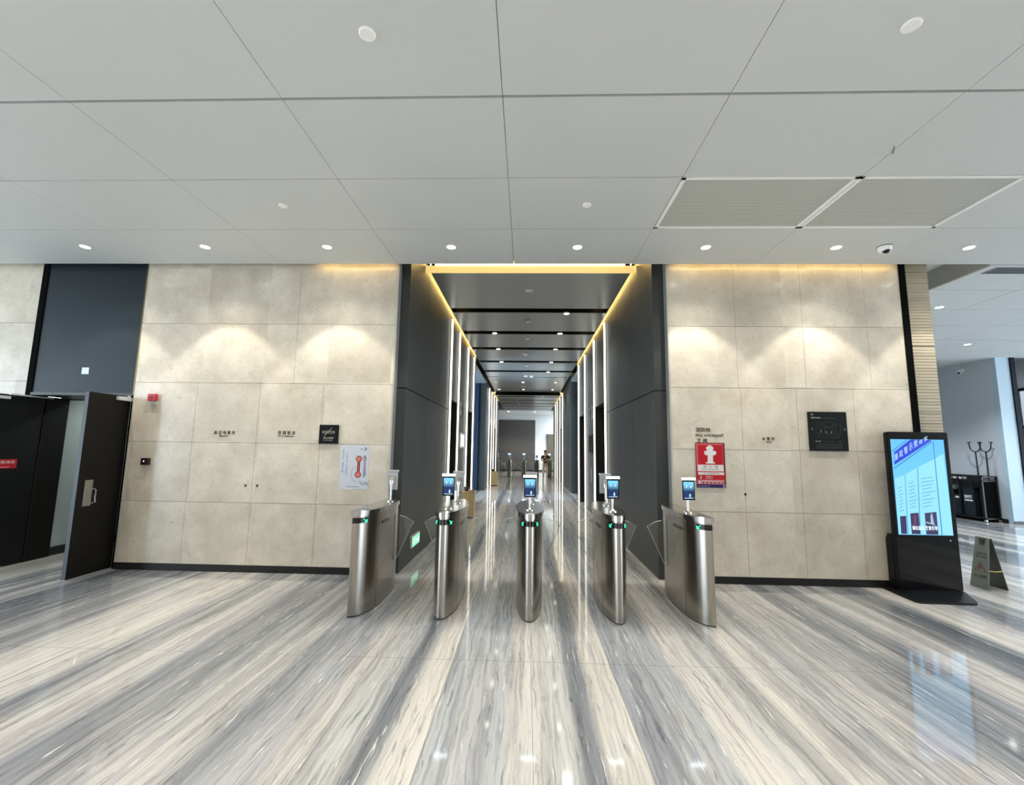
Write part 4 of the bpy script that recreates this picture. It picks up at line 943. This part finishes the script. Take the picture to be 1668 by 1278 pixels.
kp('picture', [(232, 912), (296, 906), (308, 1092), (248, 1092)], pic, 2); kp('picture', [(338, 880), (424, 872), (444, 1092), (356, 1092)], pic, 2); kp('picture', [(486, 874), (606, 860), (630, 1094), (506, 1094)], pic, 2)
kp('picture_figure', [(545, 900), (560, 870), (585, 985), (600, 1000), (500, 975), (500, 960), (550, 975)], em('figure_pale', (150, 170, 190)), 3)
kp('picture_figure', [(372, 900), (392, 895), (398, 990), (380, 1000)], em('figure_maroon', (110, 50, 90)), 3)
q = KS(362, 1050); text('caption', '强化监督 教育引导', pic2, (q[0], YK - .004, q[1]), .295, .05, FRONT, scr, .0006, bold=.02)

# ------------------------------------------------------------------ wet floor sign
t = thing('wet_floor_sign', 'grey folding caution wet floor sign standing on the floor right of the kiosk', 'sign', (5.75, 6.02, 0))
def leaf_frame(sgn):       # plane of one board: base at x = 5.75 + sgn*.11, apex x = 5.75 at z .60
    o = Vector((5.75 + sgn * .11, 5.915, 0)); top = Vector((5.75 + sgn * .012, 5.915, .60)); u = (top - o).normalized(); r = Vector((0, 1, 0)); n = r.cross(u).normalized()
    if n.x * sgn < 0: n = -n
    return o, u, n, (top - o).length
o_, u_, n_, L_ = leaf_frame(-1)
r_ = Vector((0, -1, 0)); oo = o_ + Vector((0, .235, 0))
MBp = lambda pts, o, r, u, n, d: MB().slabpoly(pts, o, r, u, n, d)
front = MBp([(0, 0), (.235, 0), (.20, L_), (.165, L_), (.155, L_ - .09), (.085, L_ - .09), (.075, L_), (.035, L_)], oo, r_, u_, n_, .008).build('front_board', ws_grey, t)
MBp([(.03, L_ - .012), (.205, L_ - .012), (.20, L_ + .006), (.035, L_ + .006)], oo, r_, u_, n_, .012).build('grip', ws_grey, t)
fo = oo + n_ * .008
text('lettering', 'CAUTION', void, fo + r_ * .055 + u_ * .40, .13, .025, (r_, u_, n_), front, .001); text('lettering', 'WET FLOOR', void, fo + r_ * .05 + u_ * .36, .14, .025, (r_, u_, n_), front, .001)
tri = lambda s: [(.118 - .072 * s, .195 + .0 + (1 - s) * .025), (.118 + .072 * s, .195 + (1 - s) * .025), (.118, .325 - (1 - s) * .05)]
MBp(tri(1), fo, r_, u_, n_, .001).build('warning_triangle', maroon, front); MBp(tri(.78), fo + n_ * .001, r_, u_, n_, .001).build('triangle_field', ws_grey, front)
MBp([(.09, .215), (.10, .212), (.118, .24), (.135, .222), (.145, .226), (.125, .258), (.14, .27), (.133, .277), (.115, .268), (.112, .285), (.104, .285), (.104, .25)], fo + n_ * .002, r_, u_, n_, .001).build('slipping_figure', maroon, front)
text('lettering', '小心地滑', void, fo + r_ * .035 + u_ * .115, .165, .045, (r_, u_, n_), front, .001)
o_, u_, n_, L_ = leaf_frame(1)
MBp([(0, 0), (.235, 0), (.20, L_), (.035, L_)], o_, Vector((0, 1, 0)), u_, n_, .008).build('rear_board', ws_dark, t)
MB().tube([(5.675, 5.925, .22), (5.75, 5.92, .215), (5.825, 5.925, .22)], .006, 6).build('strap', yellow, t)

# ------------------------------------------------------------------ security equipment rack against the grey wall
RXA, RXB, RYA, RYB = 11.28, 11.66, 11.72, 13.5
t = thing('equipment_rack', 'long black security equipment rack against the grey wall of the side hall', 'rack', (11.47, 12.6, 0))
for x in (RXA, RXB - .035):
    for y_ in (RYA, 12.32, 12.92, RYB - .035): MB().box(x, x + .035, y_, y_ + .035, .06, 1.12).build('post', black, t)
m = MB()
for z in (.07, .98, 1.09):
    m.box(RXA, RXA + .03, RYA, RYB, z, z + .03).box(RXB - .03, RXB, RYA, RYB, z, z + .03).box(RXA, RXB, RYA, RYA + .03, z, z + .03).box(RXA, RXB, RYB - .03, RYB, z, z + .03)
m.box(RXA + .01, RXB - .01, RYA + .01, RYB - .01, .09, .11).build('rails', black, t)
MB().box(RXB - .012, RXB - .004, RYA + .03, RYB - .03, .1, .98).build('back_panel', black, t)
MB().box(RXA + .03, RXB - .03, RYA + .004, RYA + .012, .1, 1.0).build('end_panel', void, t)
MB().box(RXA + .008, RXA + .014, RYA + .04, RYB - .04, 1.01, 1.09).build('header_board', black, t)
RL = (Vector((0, -1, 0)), Vector((0, 0, 1)), Vector((-1, 0, 0)))
text('lettering', '防暴器材应急装备架', sign_white, (RXA + .008, RYB - .25, 1.018), 1.15, .062, RL, t, .002, bold=.03)
for x in (RXA + .02, RXB - .02):
    for y_ in (RYA + .02, RYB - .02): MB().cyl((x - .015, y_, .03), (x + .015, y_, .03), .03).build('caster', chrome, t, smooth=True)
for i, (ya, yb, lab, tx) in enumerate(((12.0, 12.31, 'blue-black storage box with two white characters, at the near end of the rack', '消防'), (12.36, 12.90, 'blue-black storage box in the middle bay of the rack', '器材'), (12.96, 13.44, 'blue-black storage box in the far bay of the rack', '工具'))):
    b_ = thing('storage_box', lab, 'box', (11.45, (ya + yb) / 2, .11), 'storage boxes in the security rack')
    zt = .80 if i == 0 else .60
    MB().box(RXA + .045, RXB - .045, ya + .005, yb - .005, .112, zt).build('body', navy_cab, b_, bevel=.006); MB().box(RXA + .04, RXB - .04, ya, yb, zt, zt + .02).build('lid', black, b_)
    if i == 0:
        text('lettering', tx, sign_white, (RXA + .045, yb - .04, .53), .22, .09, RL, b_, .002, bold=.03); MB().box(RXA + .043, RXA + .045, ya + .05, yb - .05, .47, .505).build('label_strip', sign_white, b_)
    else:
        for q_ in range(3): MB().box(RXA + .043, RXA + .045, ya + .05 + q_ * .15, ya + .15 + q_ * .15, .52, .565).build('label_strip', ws_grey if q_ % 2 else sign_white, b_)
for i, (y_, lab) in enumerate(((12.62, 'grey riot helmet on the rack, nearer the near end'), (13.18, 'grey riot helmet on the rack, nearer the kiosk'))):
    b_ = thing('riot_helmet', lab, 'helmet', (11.45, y_, .64), 'riot helmets on the rack')
    MB().sphere((11.45, y_, .755), .12, (1.1, .95, .95), 20).build('shell', mat('grey_helmet', srgb(70, 76, 78), .25) if not i else bpy.data.materials['grey_helmet'], b_, smooth=True)
    MB().box(11.30, 11.44, y_ - .10, y_ + .10, .645, .74).build('visor', gloss_black, b_, bevel=.02)
for i, (x, y_, lean, lab) in enumerate(((11.42, 11.90, .04, 'black long-handled security fork standing in the rack, left one of two'), (11.56, 11.84, -.02, 'black long-handled security fork standing in the rack, right one of two'))):
    b_ = thing('security_fork', lab, 'restraint fork', (x, y_, .11), 'security forks standing in the rack')
    MB().tube([(x, y_, .115), (x, y_ + lean, 1.72)], .016, 10).build('pole', black, b_, smooth=True)
    arc = [(x, y_ + lean + .14 * math.sin(a), 1.86 - .14 * math.cos(a)) for a in [math.radians(v) for v in range(-100, 101, 12)]]
    arc = [(x, y_ + lean + .155, 1.955)] + [(p[0], p[1], p[2]) for p in arc[::-1]] + [(x, y_ + lean - .155, 1.955)]
    MB().tube(arc, .013, 8).build('fork_head', black, b_, smooth=True)
    MB().tube([(x, y_ + lean - .19, 1.95), (x, y_ + lean - .10, 1.96)], .012, 8).tube([(x, y_ + lean + .10, 1.96), (x, y_ + lean + .19, 1.95)], .012, 8).build('fork_tips', black, b_)

# side-hall ceiling and wall fittings
t = thing('slot_vent', 'dark linear slot vent in the side-hall ceiling, top right', 'vent', (7.6, 5.95, H - .02))
MB().box(6.12, 9.4, 5.84, 6.05, H - .028, H - .02).build('frame', mat('mid_grey_paint', srgb(120, 124, 128), .5), t)
for k in range(3): MB().box(6.15, 9.37, 5.862 + k * .062, 5.895 + k * .062, H - .03, H - .028).build('slot', mat('slot_dark', srgb(52, 54, 58), .6) if not k else bpy.data.materials['slot_dark'], t)
t = thing('wall_camera', 'white bullet security camera high on the grey side-hall wall', 'camera', (11.7, 12.35, 3.8))
MB().box(11.66, 11.70, 12.29, 12.41, 3.84, 3.93).build('mount', white_pl, t); MB().cyl((11.66, 12.35, 3.86), (11.52, 12.26, 3.80), .045).build('barrel', white_pl, t, smooth=True); MB().cyl((11.52, 12.26, 3.80), (11.515, 12.256, 3.798), .032).build('lens', gloss_black, t)

# ------------------------------------------------------------------ person at the far end
def skin_mesh(name, verts, edges, m, parent, root=0, sub=2):
    me = bpy.data.meshes.new(name); off = wloc(parent)
    me.from_pydata([tuple(Vector(v[:3])) for v in verts], edges, []); o = bpy.data.objects.new(name, me); COL.objects.link(o)
    o.modifiers.new('skin', 'SKIN'); sm = o.modifiers.new('sub', 'SUBSURF'); sm.levels = sub; sm.render_levels = sub
    for i, v in enumerate(verts): me.skin_vertices[0].data[i].radius = (v[3], v[4] if len(v) > 4 else v[3]); 
    me.skin_vertices[0].data[root].use_root = True
    new = bpy.data.meshes.new_from_object(o.evaluated_get(bpy.context.evaluated_depsgraph_get()))
    bpy.data.objects.remove(o); bpy.data.meshes.remove(me)
    for p in new.polygons: p.use_smooth = True
    new.materials.clear(); new.materials.append(m)
    q = bpy.data.objects.new(name, new); COL.objects.link(q); q.parent = parent; return q
p = thing('person', 'person in black t-shirt and pale trousers standing at the far turnstiles, one hand raised', 'person', (1.02, 24.8, 0))
skin_c = mat('skin', srgb(196, 152, 126), .5); shirt = mat('black_cotton', srgb(16, 16, 18), .8); trous = mat('beige_cotton', srgb(206, 190, 168), .8); hair_c = mat('black_hair', srgb(18, 15, 14), .5); shoe_c = mat('white_shoes', srgb(214, 210, 204), .6)
K = .94
V = lambda x, y, z, r, r2=None: (x * K, y * K, z * K, r * K, (r2 or r) * K)
body = [V(0, 0, .90, .115, .09), V(0, 0, 1.10, .12, .085), V(0, 0, 1.27, .125, .085), V(0, 0, 1.38, .07, .06), V(0, -.01, 1.43, .05), V(0, -.02, 1.50, .075, .085), V(0, -.02, 1.58, .082, .095), V(0, -.01, 1.635, .05, .06),
        V(-.17, 0, 1.33, .05), V(-.235, -.02, 1.12, .043), V(-.12, -.17, 1.05, .034), V(.02, -.22, 1.10, .025),
        V(.17, 0, 1.33, .05), V(.25, -.03, 1.13, .043), V(.10, -.17, 1.17, .034), V(-.02, -.21, 1.24, .026),
        V(-.09, 0, .80, .085), V(-.105, -.01, .48, .055), V(-.11, .02, .10, .038), V(-.115, -.07, .045, .035, .03), V(.09, 0, .80, .085), V(.11, -.02, .48, .055), V(.115, .0, .10, .038), V(.125, -.09, .045, .035, .03)]
ed = [(0, 1), (1, 2), (2, 3), (3, 4), (4, 5), (5, 6), (6, 7), (2, 8), (8, 9), (9, 10), (10, 11), (2, 12), (12, 13), (13, 14), (14, 15), (0, 16), (16, 17), (17, 18), (18, 19), (0, 20), (20, 21), (21, 22), (22, 23)]
bo = skin_mesh('body', body, ed, skin_c, p)
skin_mesh('shirt', [V(0, 0, .86, .135, .11), V(0, 0, 1.10, .14, .105), V(0, 0, 1.28, .145, .105), V(0, 0, 1.37, .08, .07), V(-.17, 0, 1.335, .066), V(-.222, -.015, 1.18, .06), V(.17, 0, 1.335, .066), V(.232, -.02, 1.19, .06)], [(0, 1), (1, 2), (2, 3), (2, 4), (4, 5), (2, 6), (6, 7)], shirt, p)
skin_mesh('trousers', [V(0, 0, .90, .128, .10), V(-.09, 0, .78, .095), V(-.105, -.01, .48, .072), V(-.112, .015, .12, .055), V(.09, 0, .78, .095), V(.11, -.02, .48, .072), V(.116, .0, .12, .055)], [(0, 1), (1, 2), (2, 3), (0, 4), (4, 5), (5, 6)], trous, p)
P0 = p.location
for sx_ in (-.112, .12): MB().sphere((P0.x + sx_ * K, P0.y - .05, .04), .05, (1, 2.2, .8), 14).build('shoe', shoe_c, p, smooth=True)
MB().sphere((P0.x, P0.y + .005, 1.60 * K), .088, (.96, 1.08, .95), 18).build('hair', hair_c, p, smooth=True)
MB().sphere((P0.x, P0.y - .115, 1.535 * K), .012, (1, 1.2, 1.4), 8).build('nose', skin_c, p, smooth=True)
for sx_ in (-.028, .028): MB().sphere((P0.x + sx_, P0.y - .098, 1.56 * K), .009, (1.3, .6, .8), 8).build('eye', void, p)
for sx_ in (-.08, .08): MB().sphere((P0.x + sx_, P0.y - .02, 1.545 * K), .018, (.4, .8, 1.3), 8).build('ear', skin_c, p, smooth=True)
MB().box(P0.x - .022, P0.x + .022, P0.y - .103, P0.y - .098, 1.497 * K, 1.503 * K).build('mouth', maroon, p)
for (hx, hy, hz, dx) in ((.02, -.22, 1.10, 1), (-.02, -.21, 1.24, -1)):
    for k in range(5):
        a = Vector((P0.x + hx * K, P0.y + hy * K, hz * K)); ln = (.05, .075, .082, .076, .06)[k]; zz = (.028, .016, .004, -.008, -.019)[k]
        MB().tube([a + Vector((0, 0, zz)), a + Vector((dx * ln * .6, -.012, zz * 1.3)), a + Vector((dx * ln, .004, zz * 1.3))], .0085, 6).build('finger', skin_c, p, smooth=True)

o = MB().slabpoly([(2.93, 3.44), (2.955, 3.47), (3.01, 3.56), (2.985, 3.535)], (0, 0, H + .001), (1, 0, 0), (0, 1, 0), (0, 0, -1), .006).build('ceiling_chip', mat('chip_grey', srgb(120, 118, 112), .6), origin=(2.97, 3.5, H)); tag(o, 'small dark chip along a seam of the white lobby ceiling', 'ceiling damage')

t = make_downlight(-6.1, 7.6, 2.9, .06, lens_on, 'unseen fill downlight added inside the passage behind the left double doors'); spot(t, (-6.1, 7.6, 2.87), 60, 140, .5, (.9, 1, .97))  # unseen lamp added to lighten the passage wall
